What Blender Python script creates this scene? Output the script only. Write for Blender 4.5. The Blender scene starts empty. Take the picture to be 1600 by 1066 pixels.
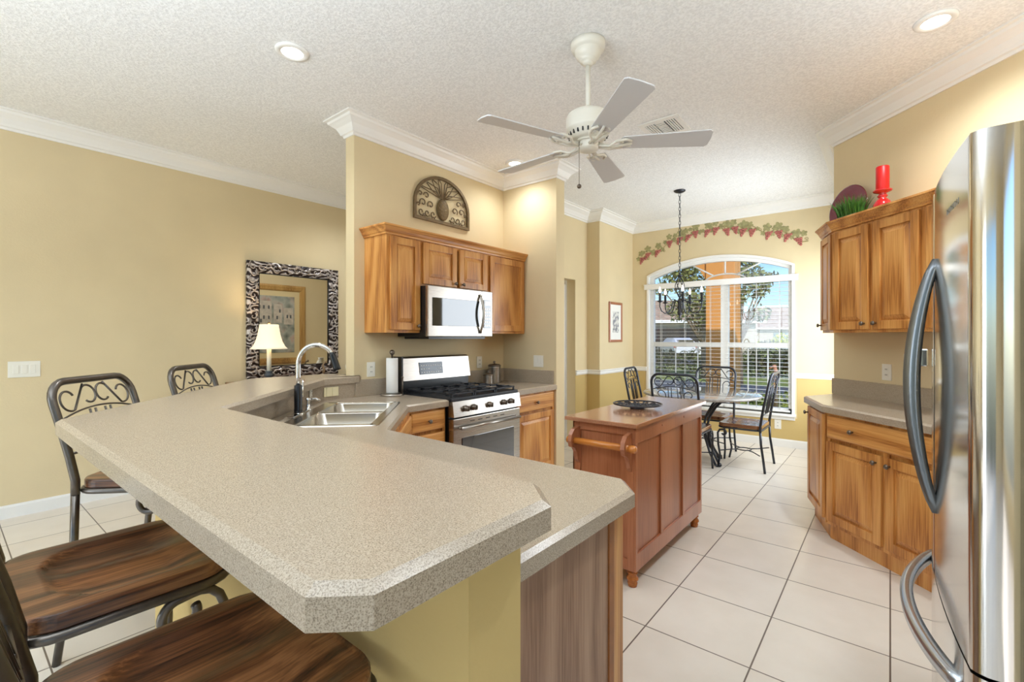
import bpy, bmesh, math, random
from mathutils import Vector, Matrix
random.seed(7)
PI = math.pi
scene = bpy.context.scene
COL = scene.collection

# ------------------------------------------------------------------ camera
EYE = 1.385
YAW = math.atan2(591, 731.3)
FW = Vector((math.cos(YAW), math.sin(YAW), 0)); RT = Vector((math.sin(YAW), -math.cos(YAW), 0))
cam_d = bpy.data.cameras.new('camera'); cam = bpy.data.objects.new('camera', cam_d); COL.objects.link(cam)
cam.location = (0, 0, EYE); cam.rotation_euler = (PI/2, 0, YAW - PI/2)
cam_d.sensor_width = 36; cam_d.lens = 36*731.3/1600; cam_d.shift_y = -6/1600; cam_d.clip_start = 0.02; cam_d.clip_end = 500
scene.camera = cam
# ------------------------------------------------------------------ exposure
scene.view_settings.view_transform = 'Standard'; scene.view_settings.look = 'None'
scene.view_settings.exposure = 0.06; scene.view_settings.gamma = 1.0; scene.view_settings.use_curve_mapping = False
scene.cycles.max_bounces = 8; scene.cycles.diffuse_bounces = 5; scene.cycles.transparent_max_bounces = 24
scene.cycles.sample_clamp_indirect = 6; scene.cycles.use_denoising = True
scene.cycles.caustics_reflective = False; scene.cycles.caustics_refractive = False
# ------------------------------------------------------------------ sky and sun
w = bpy.data.worlds.new('sky'); scene.world = w; w.use_nodes = True
nt = w.node_tree; bg = nt.nodes['Background']
sky = nt.nodes.new('ShaderNodeTexSky'); sky.sky_type = 'NISHITA'; sky.sun_disc = False
sky.sun_elevation = math.radians(42); sky.sun_rotation = math.radians(200); sky.air_density = 1.3; sky.dust_density = 0.3; sky.ozone_density = 3
mxs = nt.nodes.new('ShaderNodeMix'); mxs.data_type = 'RGBA'; mxs.blend_type = 'MULTIPLY'; mxs.inputs[0].default_value = 1; mxs.inputs[7].default_value = (.72, .95, 1.25, 1)
nt.links.new(sky.outputs[0], mxs.inputs[6]); nt.links.new(mxs.outputs[2], bg.inputs[0]); bg.inputs[1].default_value = 0.17
def light(name, kind, loc, energy, color=(1, 1, 1), rot=(0, 0, 0), **kw):
    d = bpy.data.lights.new(name, kind); d.energy = energy; d.color = color
    for k, v in kw.items(): setattr(d, k, v)
    o = bpy.data.objects.new(name, d); COL.objects.link(o); o.location = loc; o.rotation_euler = rot
    return o
sun = light('sun', 'SUN', (0, 0, 20), 3.6, (1, .94, .84), angle=math.radians(.6))
sun.rotation_euler = Vector((.62, .50, -.62)).to_track_quat('-Z', 'Y').to_euler()
# added daylight from assumed sliding doors behind the camera; the side lamp is an added fill
light('assumed_daylight_door', 'AREA', (-3.9, 3.2, 1.3), 62, (.78, .89, 1), (0, -PI/2, 0), shape='RECTANGLE', size=2.3, size_y=1.6)
light('side_fill', 'AREA', (-1.2, -3.0, 1.5), 5, (.85, .93, 1), (PI/2, 0, 0), shape='RECTANGLE', size=4.0, size_y=2.2)
# assumed nook daylight, a lamp added at the solid wall that faces away from the camera
light('assumed_daylight_nook', 'AREA', (5.75, .40, 1.45), 60, (.82, .91, 1), (PI/2, 0, 0), shape='RECTANGLE', size=1.7, size_y=1.7)
# added upward fill, without real lamps, brightening the ceiling (living room and kitchen side)
light('ceiling_fill', 'AREA', (-1.9, 2.9, 1.9), 42, (.76, .88, 1), (PI, 0, 0), shape='DISK', size=1.2)
light('ceiling_fill', 'AREA', (2.45, -.62, 1.98), 13, (.74, .87, 1), (PI, 0, 0), shape='DISK', size=.6)
light('ceiling_fill', 'AREA', (-.7, 1.2, 2.0), 100, (.76, .88, 1), (PI, 0, 0), shape='DISK', size=1.2)

# ------------------------------------------------------------------ materials
MATS = {}
def lin(r, g, b):
    f = lambda c: (c/255/12.92) if c/255 <= .04045 else ((c/255+.055)/1.055)**2.4
    return (f(r), f(g), f(b), 1)
class NT:
    def __init__(s, name):
        s.m = bpy.data.materials.new(name); s.m.use_nodes = True; s.t = s.m.node_tree
        s.b = s.t.nodes['Principled BSDF']; MATS[name] = s.m
    def n(s, t, **kw):
        q = s.t.nodes.new('ShaderNode'+t)
        for k, v in kw.items():
            if k.startswith('i_'): q.inputs[k[2:].replace('_', ' ')].default_value = v
            else: setattr(q, k, v)
        return q
    def l(s, a, b): s.t.links.new(a, b)
    def coords(s, scale=(1, 1, 1), rot=(0, 0, 0), loc=(0, 0, 0), kind='Object'):
        c = s.n('TexCoord'); m = s.n('Mapping'); m.inputs['Scale'].default_value = scale
        m.inputs['Rotation'].default_value = rot; m.inputs['Location'].default_value = loc
        s.l(c.outputs[kind], m.inputs[0]); return m.outputs[0]
    def ramp(s, fac, stops):
        r = s.n('ValToRGB'); e = r.color_ramp.elements
        e[0].position = stops[0][0]; e[0].color = stops[0][1]; e[1].position = stops[-1][0]; e[1].color = stops[-1][1]
        for p, c in stops[1:-1]:
            k = e.new(p); k.color = c
        s.l(fac, r.inputs[0]); return r.outputs[0]
    def bump(s, h, strength, dist=.01):
        b = s.n('Bump'); b.inputs['Strength'].default_value = strength; b.inputs['Distance'].default_value = dist
        s.l(h, b.inputs['Height']); s.l(b.outputs[0], s.b.inputs['Normal'])
def mat(name, col, rough=.5, metal=0, spec=.5, noise=0, nscale=8, bump=0, bscale=60, bdist=.002, coat=0, emit=None, estr=0, aniso=0):
    t = NT(name); b = t.b
    b.inputs['Base Color'].default_value = col; b.inputs['Roughness'].default_value = rough; b.inputs['Metallic'].default_value = metal
    b.inputs['Specular IOR Level'].default_value = spec; b.inputs['Coat Weight'].default_value = coat
    v = t.coords()
    if noise:
        q = t.n('TexNoise', i_Scale=nscale, i_Detail=4); t.l(v, q.inputs[0])
        d = tuple(c*(1-noise) for c in col[:3])+(1,); u = tuple(min(1, c*(1+noise)) for c in col[:3])+(1,)
        t.l(t.ramp(q.outputs[0], [(.3, d), (.7, u)]), b.inputs['Base Color'])
    if bump:
        q = t.n('TexNoise', i_Scale=bscale, i_Detail=3); t.l(v, q.inputs[0]); t.bump(q.outputs[0], bump, bdist)
    if emit: b.inputs['Emission Color'].default_value = emit; b.inputs['Emission Strength'].default_value = estr
    return t.m
def wood(name, dark, mid, lite, axis='Z', rough=.35, sc=1.0, coat=.15, k=14, wmix=.28):
    t = NT(name)
    ai = 'XYZ'.index(axis)
    s = [1.0*sc]*3; s[ai] = .13*sc
    v = t.coords(tuple(s))
    n0 = t.n('TexNoise', i_Scale=3.0, i_Detail=1); t.l(v, n0.inputs[0])
    wv = t.n('Math', operation='MULTIPLY'); wv.inputs[1].default_value = float(k)*3; t.l(n0.outputs[0], wv.inputs[0])
    sn = t.n('Math', operation='SINE'); t.l(wv.outputs[0], sn.inputs[0])
    sa = t.n('MapRange'); sa.inputs['From Min'].default_value = -1; t.l(sn.outputs[0], sa.inputs[0])
    f = [60*sc]*3; f[ai] = 2.2*sc
    n1 = t.n('TexNoise', i_Scale=2.2, i_Detail=4); t.l(t.coords(tuple(f)), n1.inputs[0])
    mx = t.n('Mix', data_type='FLOAT'); mx.inputs[0].default_value = wmix
    t.l(n1.outputs[0], mx.inputs[2]); t.l(sa.outputs[0], mx.inputs[3])
    t.l(t.ramp(mx.outputs[0], [(.25, dark), (.47, mid), (.72, lite)]), t.b.inputs['Base Color'])
    t.b.inputs['Roughness'].default_value = rough; t.b.inputs['Coat Weight'].default_value = coat; t.b.inputs['Coat Roughness'].default_value = .15
    t.bump(mx.outputs[0], .10, .0015)
    return t.m
wall_m = mat('wall_paint', lin(221, 203, 164), .75, spec=.25, noise=.03, nscale=2.5, bump=.35, bscale=90, bdist=.002)
wain_m = mat('wainscot_paint', lin(205, 178, 118), .75, spec=.25, bump=.35, bscale=90, bdist=.002)
white_m = mat('white_trim', lin(240, 238, 233), .35)
crownw_m = white_m
plastic_m = mat('white_plastic', lin(238, 234, 222), .3)
cream_m = mat('cream_plastic', lin(232, 220, 180), .3)
def oak(a): return wood('oak_'+a, lin(150, 88, 36), lin(200, 136, 68), lin(220, 162, 92), a)
OAKZ, OAKX = oak('Z'), oak('X')
PALEOAK = wood('pale_oak_Z', lin(128, 94, 70), lin(158, 122, 96), lin(176, 142, 114), 'Z', rough=.5)
OAKDK = mat('oak_dark_edge', lin(150, 92, 46), .4, noise=.15, nscale=20)  # darker brown oak tone, used for the peninsula end stile
CHERRY = wood('cherry_Z', lin(142, 84, 54), lin(162, 100, 66), lin(176, 114, 78), 'Z', rough=.3, k=5)
CHERRYT = wood('cherry_top', lin(150, 100, 70), lin(166, 116, 86), lin(178, 130, 98), 'X', rough=.16, k=5, coat=.5)
HONEY = wood('honey_wood', lin(160, 88, 30), lin(188, 112, 44), lin(204, 130, 58), 'Y', rough=.25, k=8)
SEATW = wood('seat_wood', lin(34, 18, 9), lin(96, 56, 30), lin(152, 102, 62), 'X', rough=.32, sc=1.2, coat=.25, k=18, wmix=.3)
SEATW2 = wood('dining_seat_wood', lin(52, 28, 16), lin(110, 68, 42), lin(146, 98, 64), 'X', rough=.12, sc=1.5, coat=.8, k=9)
iron_m = mat('gunmetal_iron', lin(104, 98, 92), .3, .9, noise=.12, nscale=30)
iron2_m = mat('dark_iron', lin(66, 68, 74), .32, .8)
knob_m = mat('pewter', lin(120, 110, 100), .3, .9)
black_m = mat('black_plastic', lin(18, 18, 20), .3)
blackgl_m = mat('black_glass', lin(22, 26, 30), .04, 0, spec=.8, coat=1)
ovengl_m = mat('oven_glass', lin(60, 62, 66), .06, 0, spec=.8, coat=1)
castiron_m = mat('cast_iron', lin(30, 32, 38), .45, .2)
chrome_m = mat('chrome', lin(225, 225, 225), .06, 1)
sinkm = mat('sink_steel', lin(205, 198, 185), .22, 1)
fanw_m = mat('fan_white', lin(232, 228, 216), .35)
blade_m = mat('fan_blade_white', lin(214, 214, 216), .4)
red_m = mat('red_glaze', lin(190, 14, 22), .12, coat=.8)
wax_m = mat('red_wax', lin(200, 22, 20), .4)
maroon_m = mat('maroon_glaze', lin(112, 14, 38), .2, coat=.5)
grass_m = mat('grass_blade', lin(70, 120, 40), .5, noise=.4, nscale=40)
pot_m = mat('grey_pot', lin(170, 165, 150), .5)
paper_m = mat('paper_towel', lin(244, 242, 238), .9, bump=.5, bscale=120)
brown_iron = mat('bronze_iron', lin(112, 92, 62), .5, .3, noise=.2, nscale=40)
def steel(name, rot, base=(196, 190, 182), rough=.24):
    t = NT(name); b = t.b; b.inputs['Metallic'].default_value = 1; b.inputs['Base Color'].default_value = lin(*base)
    v = t.coords((400, 400, 2) if rot == 'Z' else (2, 2, 400))
    q = t.n('TexNoise', i_Scale=1, i_Detail=2); t.l(v, q.inputs[0])
    mr = t.n('MapRange'); mr.inputs['To Min'].default_value = rough-.05; mr.inputs['To Max'].default_value = rough+.06
    t.l(q.outputs[0], mr.inputs[0]); t.l(mr.outputs[0], b.inputs['Roughness'])
    t.bump(q.outputs[0], .04, .0005); return t.m
steelH = steel('brushed_steel', 'X', (182, 176, 168), .28)
steelF = steel('fridge_steel', 'Z', (222, 220, 217), .12)
steelFs = steel('fridge_side_steel', 'Z', (150, 142, 132), .2)
handle_m = mat('handle_metal', lin(128, 132, 136), .28, .9)
fridgegrey = mat('fridge_grey', lin(74, 72, 70), .45, .3)
# speckled laminate
def laminate(name, a, b_, c, rough=.28):
    t = NT(name); v = t.coords()
    q = t.n('TexNoise', i_Scale=420, i_Detail=2); t.l(v, q.inputs[0])
    q2 = t.n('TexVoronoi', i_Scale=450); t.l(v, q2.inputs[0])
    mx = t.n('Mix', data_type='FLOAT'); mx.inputs[0].default_value = .35; t.l(q.outputs[0], mx.inputs[2]); t.l(q2.outputs['Distance'], mx.inputs[3])
    t.l(t.ramp(mx.outputs[0], [(.34, a), (.46, b_), (.58, c)]), t.b.inputs['Base Color'])
    t.b.inputs['Roughness'].default_value = rough; return t.m
LAM = laminate('laminate_grey', lin(130, 115, 98), lin(164, 149, 129), lin(187, 171, 150), .24)
# floor tile
t = NT('floor_tile'); v = t.coords(loc=(-2.148, 0, 0))
bk = t.n('TexBrick', offset=0.0, i_Scale=1.0); bk.inputs['Brick Width'].default_value = .4595; bk.inputs['Row Height'].default_value = .4567
bk.inputs['Mortar Size'].default_value = .0035; bk.inputs['Mortar Smooth'].default_value = .15
bk.inputs['Color1'].default_value = lin(230, 223, 212); bk.inputs['Color2'].default_value = lin(225, 216, 203); bk.inputs['Mortar'].default_value = lin(112, 100, 90)
t.l(v, bk.inputs[0])
nq = t.n('TexNoise', i_Scale=5, i_Detail=6); t.l(t.coords(), nq.inputs[0])
mm = t.n('Mix', data_type='RGBA', blend_type='MULTIPLY'); mm.inputs[0].default_value = .35
t.l(bk.outputs[0], mm.inputs[6]); t.l(t.ramp(nq.outputs[0], [(.3, (.82, .8, .76, 1)), (.65, (1, 1, 1, 1))]), mm.inputs[7]); t.l(mm.outputs[2], t.b.inputs['Base Color'])
n2 = t.n('TexNoise', i_Scale=26, i_Detail=5); t.l(t.coords(), n2.inputs[0])
mh = t.n('Math', operation='MULTIPLY_ADD'); mh.inputs[1].default_value = -1.2; t.l(bk.outputs['Fac'], mh.inputs[0])
mg = t.n('Math', operation='MULTIPLY'); mg.inputs[1].default_value = .35; t.l(n2.outputs[0], mg.inputs[0]); t.l(mg.outputs[0], mh.inputs[2])
t.bump(mh.outputs[0], .45, .004); t.b.inputs['Roughness'].default_value = .3
floor_m = t.m
# ceiling
t = NT('ceiling_texture'); t.b.inputs['Base Color'].default_value = lin(240, 240, 239); t.b.inputs['Roughness'].default_value = .9
q = t.n('TexNoise', i_Scale=75, i_Detail=3); t.l(t.coords(), q.inputs[0]); q.inputs['Roughness'].default_value = .55
t.l(t.ramp(q.outputs[0], [(.4, lin(232, 232, 231)), (.6, lin(246, 246, 245))]), t.b.inputs['Base Color'])
t.bump(q.outputs[0], .6, .008); ceil_m = t.m
# glass, emission
t = NT('window_glass'); tr = t.n('BsdfTransparent'); gl = t.n('BsdfGlossy'); gl.inputs['Roughness'].default_value = .02
ms = t.n('MixShader'); ms.inputs[0].default_value = .06; t.l(tr.outputs[0], ms.inputs[1]); t.l(gl.outputs[0], ms.inputs[2]); t.l(ms.outputs[0], t.t.nodes['Material Output'].inputs[0])
glass_m = t.m
mirror_m = mat('mirror_glass', (.92, .92, .9, 1), .01, 1)
def emis(name, c, s): return mat(name, (1, 1, 1, 1), .5, emit=c, estr=s)
can_em = emis('can_lens', (1, .97, .9, 1), 9)
bulb_em = emis('bulb', (1, .86, .66, 1), 6)
shade_m = mat('lamp_shade', lin(244, 232, 200), .8, emit=(1, .86, .62, 1), estr=.55)
candlew = mat('candle_white', lin(240, 236, 220), .5)
tablem = mat('tile_tabletop', lin(150, 146, 140), .1, noise=.2, nscale=30, coat=.8)

# ------------------------------------------------------------------ mesh helpers
class MB:
    def __init__(s): s.v = []; s.f = []; s.sm = []
    def add(s, vs, fs, smooth=False, M=None):
        o = len(s.v)
        s.v += [tuple(M @ Vector(p)) if M else tuple(p) for p in vs]
        s.f += [tuple(i+o for i in f) for f in fs]; s.sm += [smooth]*len(fs); return s
    def box(s, x0, y0, z0, x1, y1, z1, bev=0, M=None):
        x0, x1 = sorted((x0, x1)); y0, y1 = sorted((y0, y1)); z0, z1 = sorted((z0, z1))
        if bev:
            b = min(bev, (x1-x0)/2.1, (y1-y0)/2.1, (z1-z0)/2.1)
            bm = bmesh.new(); bmesh.ops.create_cube(bm, size=1)
            for q in bm.verts: q.co = Vector(((x0+x1)/2+q.co.x*(x1-x0), (y0+y1)/2+q.co.y*(y1-y0), (z0+z1)/2+q.co.z*(z1-z0)))
            bmesh.ops.bevel(bm, geom=list(bm.edges), offset=b, segments=2, affect='EDGES', profile=.6)
            bm.verts.index_update(); s.add([q.co.copy() for q in bm.verts], [[q.index for q in f.verts] for f in bm.faces], False, M); bm.free(); return s
        vs = [(x, y, z) for z in (z0, z1) for x, y in ((x0, y0), (x1, y0), (x1, y1), (x0, y1))]
        return s.add(vs, [(3, 2, 1, 0), (4, 5, 6, 7), (0, 1, 5, 4), (1, 2, 6, 5), (2, 3, 7, 6), (3, 0, 4, 7)], False, M)
    def prism(s, poly, z0, z1, M=None, holes=None):
        n = len(poly)
        vs = [(x, y, z0) for x, y in poly]+[(x, y, z1) for x, y in poly]
        area = sum(poly[i][0]*poly[(i+1) % n][1]-poly[(i+1) % n][0]*poly[i][1] for i in range(n))
        fs = [tuple(range(n-1, -1, -1)), tuple(range(n, 2*n))]+[(i, (i+1) % n, (i+1) % n+n, i+n) for i in range(n)]
        if area < 0: fs = [tuple(reversed(f)) for f in fs]
        return s.add(vs, fs, False, M)
    def loft(s, rings, cap=True, smooth=True, closed=False, M=None):
        n = len(rings[0]); vs = [p for r in rings for p in r]; fs = []
        m = len(rings)
        for i in range(m if closed else m-1):
            a, b = i*n, ((i+1) % m)*n
            for j in range(n): fs.append((a+j, a+(j+1) % n, b+(j+1) % n, b+j))
        if cap and not closed: fs += [tuple(range(n-1, -1, -1)), tuple(range((m-1)*n, m*n))]
        return s.add(vs, fs, smooth, M)
    def lathe(s, prof, seg=24, M=None, c=(0, 0, 0)):
        rings = [[(c[0]+r*math.cos(2*PI*j/seg), c[1]+r*math.sin(2*PI*j/seg), c[2]+z) for j in range(seg)] for r, z in prof]
        return s.loft(rings, True, True, False, M)
    def cyl(s, a, b, r, seg=12, r2=None, M=None): return s.tube([a, b], r, seg, r2=r2, M=M)
    def tube(s, pts, r, seg=8, closed=False, r2=None, flat=None, M=None):
        P = [Vector(p) for p in pts]; n = len(P); rings = []
        T = []
        for i in range(n):
            a = P[(i-1) % n] if (closed or i > 0) else P[i]; b = P[(i+1) % n] if (closed or i < n-1) else P[i]
            d = (b-a); T.append(d.normalized() if d.length > 1e-9 else Vector((0, 0, 1)))
        up = Vector((0, 0, 1)) if abs(T[0].z) < .9 else Vector((0, 1, 0))
        N = (up-T[0]*up.dot(T[0])).normalized()
        for i in range(n):
            N = (N-T[i]*N.dot(T[i])); N = N.normalized() if N.length > 1e-6 else T[i].orthogonal().normalized()
            B = T[i].cross(N); rr = r if r2 is None else r+(r2-r)*i/(n-1)
            if callable(r): rr = r(i/(n-1))
            rings.append([tuple(P[i]+N*(math.cos(2*PI*j/seg)*rr)+B*(math.sin(2*PI*j/seg)*rr)) for j in range(seg)])
        return s.loft(rings, True, True, closed, M)
    def sphere(s, c, r, seg=14, rings=8, sz=1, M=None):
        prof = [(r*math.sin(PI*i/rings)+1e-5, -r*sz*math.cos(PI*i/rings)) for i in range(rings+1)]
        return s.lathe(prof, seg, M, c)
    def build(s, name, m, parent=None, shade=None):
        me = bpy.data.meshes.new(name); me.from_pydata([tuple(p) for p in s.v], [], s.f); me.update()
        for i, p in enumerate(me.polygons): p.use_smooth = s.sm[i]
        me.materials.append(m)
        o = bpy.data.objects.new(name, me); COL.objects.link(o)
        if parent: o.parent = parent
        return o
def tag(o, label, cat, group=None):
    o['label'] = label; o['category'] = cat
    if group: o['group'] = group
    return o
def thing(name, label, cat, loc=(0, 0, 0), rz=0, group=None, rot=None):
    o = bpy.data.objects.new(name, None); COL.objects.link(o); o.location = loc; o.rotation_euler = rot or (0, 0, rz); o.empty_display_size = .05
    return tag(o, label, cat, group)
def struct(o): o['kind'] = 'structure'; return o
def origin_to(o, p):      # move a world-space mesh's origin to p
    p = Vector(p); o.data.transform(Matrix.Translation(-p)); o.location = p; return o
def copy_tree(o, parent=None):
    c = o.copy(); COL.objects.link(c)
    if parent: c.parent = parent
    for ch in list(o.children): copy_tree(ch, c)
    return c
def wp(u, d, z=None, vy=None):     # point at image column u and depth d
    l = (u-800)/731.3*d; p = FW*d+RT*l
    return Vector((p.x, p.y, z if z is not None else EYE-(vy-527)/731.3*d))
def arc(cx, cy, r, a0, a1, n=12): return [(cx+r*math.cos(math.radians(a0+(a1-a0)*i/n)), cy+r*math.sin(math.radians(a0+(a1-a0)*i/n))) for i in range(n+1)]
def spiral(cx, cy, r0, r1, a0, a1, n=18):
    return [(cx+(r0+(r1-r0)*i/n)*math.cos(math.radians(a0+(a1-a0)*i/n)), cy+(r0+(r1-r0)*i/n)*math.sin(math.radians(a0+(a1-a0)*i/n))) for i in range(n+1)]
def slab(poly, z0, z1, bev):       # countertop: polygon with bevelled top edge (poly CCW)
    n = len(poly); ins = []
    for i in range(n):
        p0, p1, p2 = Vector(poly[i-1]), Vector(poly[i]), Vector(poly[(i+1) % n])
        d1 = (p1-p0).normalized(); d2 = (p2-p1).normalized()
        n1 = Vector((-d1.y, d1.x)); n2 = Vector((-d2.y, d2.x)); k = (n1+n2); k = k/(k.dot(n1))
        ins.append(tuple(p1+k*bev))
    m = MB()
    r0 = [(x, y, z0) for x, y in poly]; r1 = [(x, y, z1-bev*.75) for x, y in poly]; r2 = [(x, y, z1) for x, y in ins]
    m.loft([r0, r1, r2], True, False); return m, ins
# ------------------------------------------------------------------ room shell
ZC = 3.10; XW = 6.75; YL = 5.25; YA = 3.26
struct(MB().box(-4.2, -3.2, -.1, XW+.2, YL+.15, 0).build('floor', floor_m))
struct(MB().box(-4.2, -3.2, ZC, XW+.2, YL+.15, ZC+.12).build('ceiling', ceil_m))
struct(MB().box(-4.2, YL, 0, XW+.2, YL+.12, ZC).build('wall_left', wall_m))
CN = (4.71, .364)                                   # corner of the angled wall
KN = (3.40, -.945)
# angled cabinet wall, its short return toward the nook and the niche wall behind the refrigerator
dg = Vector((1, -1)).normalized()*.12
struct(MB().prism([CN, KN, (KN[0]+dg.x, KN[1]+dg.y), (CN[0]+.05, CN[1]-.12)], 0, ZC).build('wall_angled', wall_m))
struct(MB().box(CN[0], CN[1]-.12, 0, XW, CN[1], ZC).build('wall_nook_right', wall_m))
struct(MB().box(.9, KN[1]-.12, 0, KN[0]+.08, KN[1], ZC).build('wall_right', wall_m))
struct(MB().box(.9, -3.2, 0, 1.02, KN[1]-.12, ZC).build('wall_right_return', wall_m))
# alcove wall, end wing
struct(MB().box(2.07, YA, 0, 4.03, YA+.115, ZC).build('wall_alcove', wall_m))
struct(MB().box(3.885, 2.575, 0, 4.03, YA, ZC).build('wall_wing', wall_m))
# nook left wall with the doorway and the jog
m = MB(); m.box(4.03, 3.27, 2.15, 5.39, 3.40, ZC); m.box(5.39, 3.27, 0, 5.70, 3.40, ZC); m.box(5.70, 3.075, 0, XW, 3.40, ZC)
struct(m.build('wall_nook_left', wall_m))
struct(MB().box(5.39, 3.40, 0, 5.51, YL, ZC).build('wall_hall', white_m))
# window wall: opening Y .94..2.82, z .45.. spring 2.30, crown 2.47
WY0, WY1, WZ0, WZS, WZT = .95, 2.82, .42, 2.285, 2.48
R_ = (((WY1-WY0)/2)**2+(WZT-WZS)**2)/(2*(WZT-WZS)); cy_ = (WY0+WY1)/2; cz_ = WZT-R_
def archz(y, dr=0): return cz_+math.sqrt(max(0, (R_+dr)**2-(y-cy_)**2))
m = MB(); m.box(XW, CN[1]-.12, 0, XW+.2, WY0, ZC); m.box(XW, WY1, 0, XW+.2, 3.40, ZC); m.box(XW, WY0, 0, XW+.2, WY1, WZ0)
N = 24
for i in range(N):
    a, b = WY0+(WY1-WY0)*i/N, WY0+(WY1-WY0)*(i+1)/N
    m.loft([[(XW, a, archz(a)), (XW+.2, a, archz(a)), (XW+.2, a, ZC), (XW, a, ZC)], [(XW, b, archz(b)), (XW+.2, b, archz(b)), (XW+.2, b, ZC), (XW, b, ZC)]], True, False)
struct(m.build('wall_window', wall_m))
m = MB(); m.box(XW-.004, CN[1], 0, XW, WY0-.05, .90); m.box(XW-.004, WY1+.05, 0, XW, 3.075, .90); m.box(XW-.004, WY0-.05, 0, XW, WY1+.05, WZ0-.05)
m.box(5.70, 3.071, 0, XW-.004, 3.075, .90); m.box(5.39, 3.266, 0, 5.70, 3.27, .90); m.box(5.696, 3.075, 0, 5.70, 3.27, .90)
struct(m.build('wall_wainscot', wain_m))
# rear walls with openings added for daylight: an assumed sliding door and side window
m = MB(); m.box(-4.2, -3.2, 0, -4.05, -.8, ZC); m.box(-4.2, 4.0, 0, -4.05, YL, ZC); m.box(-4.2, -.8, 2.5, -4.05, 4.0, ZC)
struct(m.build('wall_back', wall_m))
m = MB(); m.box(-4.2, -3.2, 0, -3.4, -3.05, ZC); m.box(.9, -3.2, 0, 1.02, -3.05, ZC); m.box(-3.4, -3.2, 2.6, 1.0, -3.05, ZC); m.box(-3.4, -3.2, 0, 1.0, -3.05, .35)
struct(m.build('wall_side', wall_m))
# crown moulding
def molding(path, prof, name, mt, closed=False):
    # path: list of (x,y), room on the left; prof: (out, z) points; mitred
    P = [Vector(p) for p in path]; n = len(P); rings = []
    for i in range(n):
        d1 = (P[i]-P[i-1]).normalized() if i > 0 else None; d2 = (P[i+1]-P[i]).normalized() if i < n-1 else None
        d1 = d1 or d2; d2 = d2 or d1
        n1 = Vector((-d1.y, d1.x)); n2 = Vector((-d2.y, d2.x)); k = n1+n2; k = k/k.dot(n1)
        rings.append([(P[i].x+k.x*o, P[i].y+k.y*o, z) for o, z in prof])
    return MB().loft(rings, True, False).build(name, mt)
CR = [(0, ZC-.135), (.012, ZC-.135), (.016, ZC-.118), (.03, ZC-.112), (.036, ZC-.095), (.055, ZC-.062), (.085, ZC-.038), (.098, ZC-.03), (.104, ZC-.014), (.125, ZC-.01), (.125, ZC), (0, ZC)]
for nm, path in (('trim_1', [(XW, YL), (-4.05, YL)]),
                 ('trim_2', [(KN[0]-2.5, KN[1]), (KN[0], KN[1]), CN, (XW, CN[1]), (XW, 3.075), (5.70, 3.075), (5.70, 3.27), (4.03, 3.27), (4.03, 2.575), (3.885, 2.575), (3.885, YA), (2.07, YA), (2.07, YA+.115), (4.03, YA+.115)])):
    struct(molding(path, CR, nm, white_m))
BB = [(0, 0), (.014, 0), (.014, .085), (.008, .1), (0, .1)]
struct(molding([(5.39, YL), (-4.05, YL)], BB, 'baseboard_left', white_m))
struct(molding([(XW, CN[1]), (XW, 3.071), (5.696, 3.071), (5.696, 3.266), (5.39, 3.266)], BB, 'baseboard_nook', white_m))
RAIL = [(0, .875), (.012, .875), (.022, .895), (.018, .915), (.026, .93), (.02, .94), (0, .94)]
struct(molding([(XW, CN[1]), (XW, WY0-.03)], RAIL, 'trim_3', white_m))
struct(molding([(XW, WY1+.03), (XW, 3.071), (5.696, 3.071), (5.696, 3.266), (5.39, 3.266)], RAIL, 'trim_4', white_m))
# doorway casing beyond the nook wall
struct(MB().box(5.33, 3.42, 0, 5.39, 3.50, 2.10, .004).box(5.36, 3.5, 0, 5.39, 4.3, 2.05, .004).build('door_1', white_m))

# ------------------------------------------------------------------ nook window
FR = .055
m = MB()
def barbox(m, y0, z0, y1, z1, x0=XW+.06, x1=XW+.13, bev=.004): m.box(x0, y0, z0, x1, y1, z1, bev)
barbox(m, WY0, WZ0, WY0+FR, archz(WY0+FR)); barbox(m, WY1-FR, WZ0, WY1, archz(WY1-FR)); barbox(m, WY0, WZ0, WY1, WZ0+.06)
yc = 1.765
barbox(m, yc-.05, WZ0+.02, yc+.05, 2.13, XW+.057, XW+.133); barbox(m, WY0+.02, 1.245, WY1-.02, 1.31, XW+.0635, XW+.1265); barbox(m, WY0+.02, 2.10, WY1-.02, 2.17, XW+.0655, XW+.1245)
pin = [(XW+.07, WY0+.01+(WY1-WY0-.02)*i/30, archz(WY0+.01+(WY1-WY0-.02)*i/30)-.02) for i in range(31)]
m.loft([[(XW+.0565, y, z+.025), (XW+.1345, y, z+.025), (XW+.1345, y, z-.03), (XW+.0565, y, z-.03)] for _, y, z in pin], True, False)
win = struct(m.build('window_1', white_m))
# arch muntins, lower-sash muntins
m = MB(); mt = .011
inner = [(yc+.28*math.cos(math.radians(a)), 2.14+.115*math.sin(math.radians(a))) for a in range(0, 181, 12)]
m.tube([(XW+.095, y, z) for y, z in inner], mt, 6)
for a in (58, 90, 122):
    y0, z0 = yc+.28*math.cos(math.radians(a)), 2.14+.115*math.sin(math.radians(a)); s = (archz(yc)-z0)/math.sin(math.radians(a)); y1 = yc+(y0-yc)*3.2 if a != 90 else yc
    m.tube([(XW+.095, y0, z0), (XW+.095, y1 if a != 90 else y0, archz(y1 if a != 90 else y0)-.02)], mt, 6)
for ya, yb in ((WY0+FR, yc-.05), (yc+.05, WY1-FR)):
    for i in (1, 2):
        y = ya+(yb-ya)*i/3; m.tube([(XW+.10, y, WZ0), (XW+.10, y, 1.25)], .009, 6)
mu = m.build('window_muntin', white_m, win)
MB().box(XW+.098, WY0+.02, WZ0+.02, XW+.101, WY1-.02, 2.12).build('window_pane', glass_m, win)
N = 24
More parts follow.
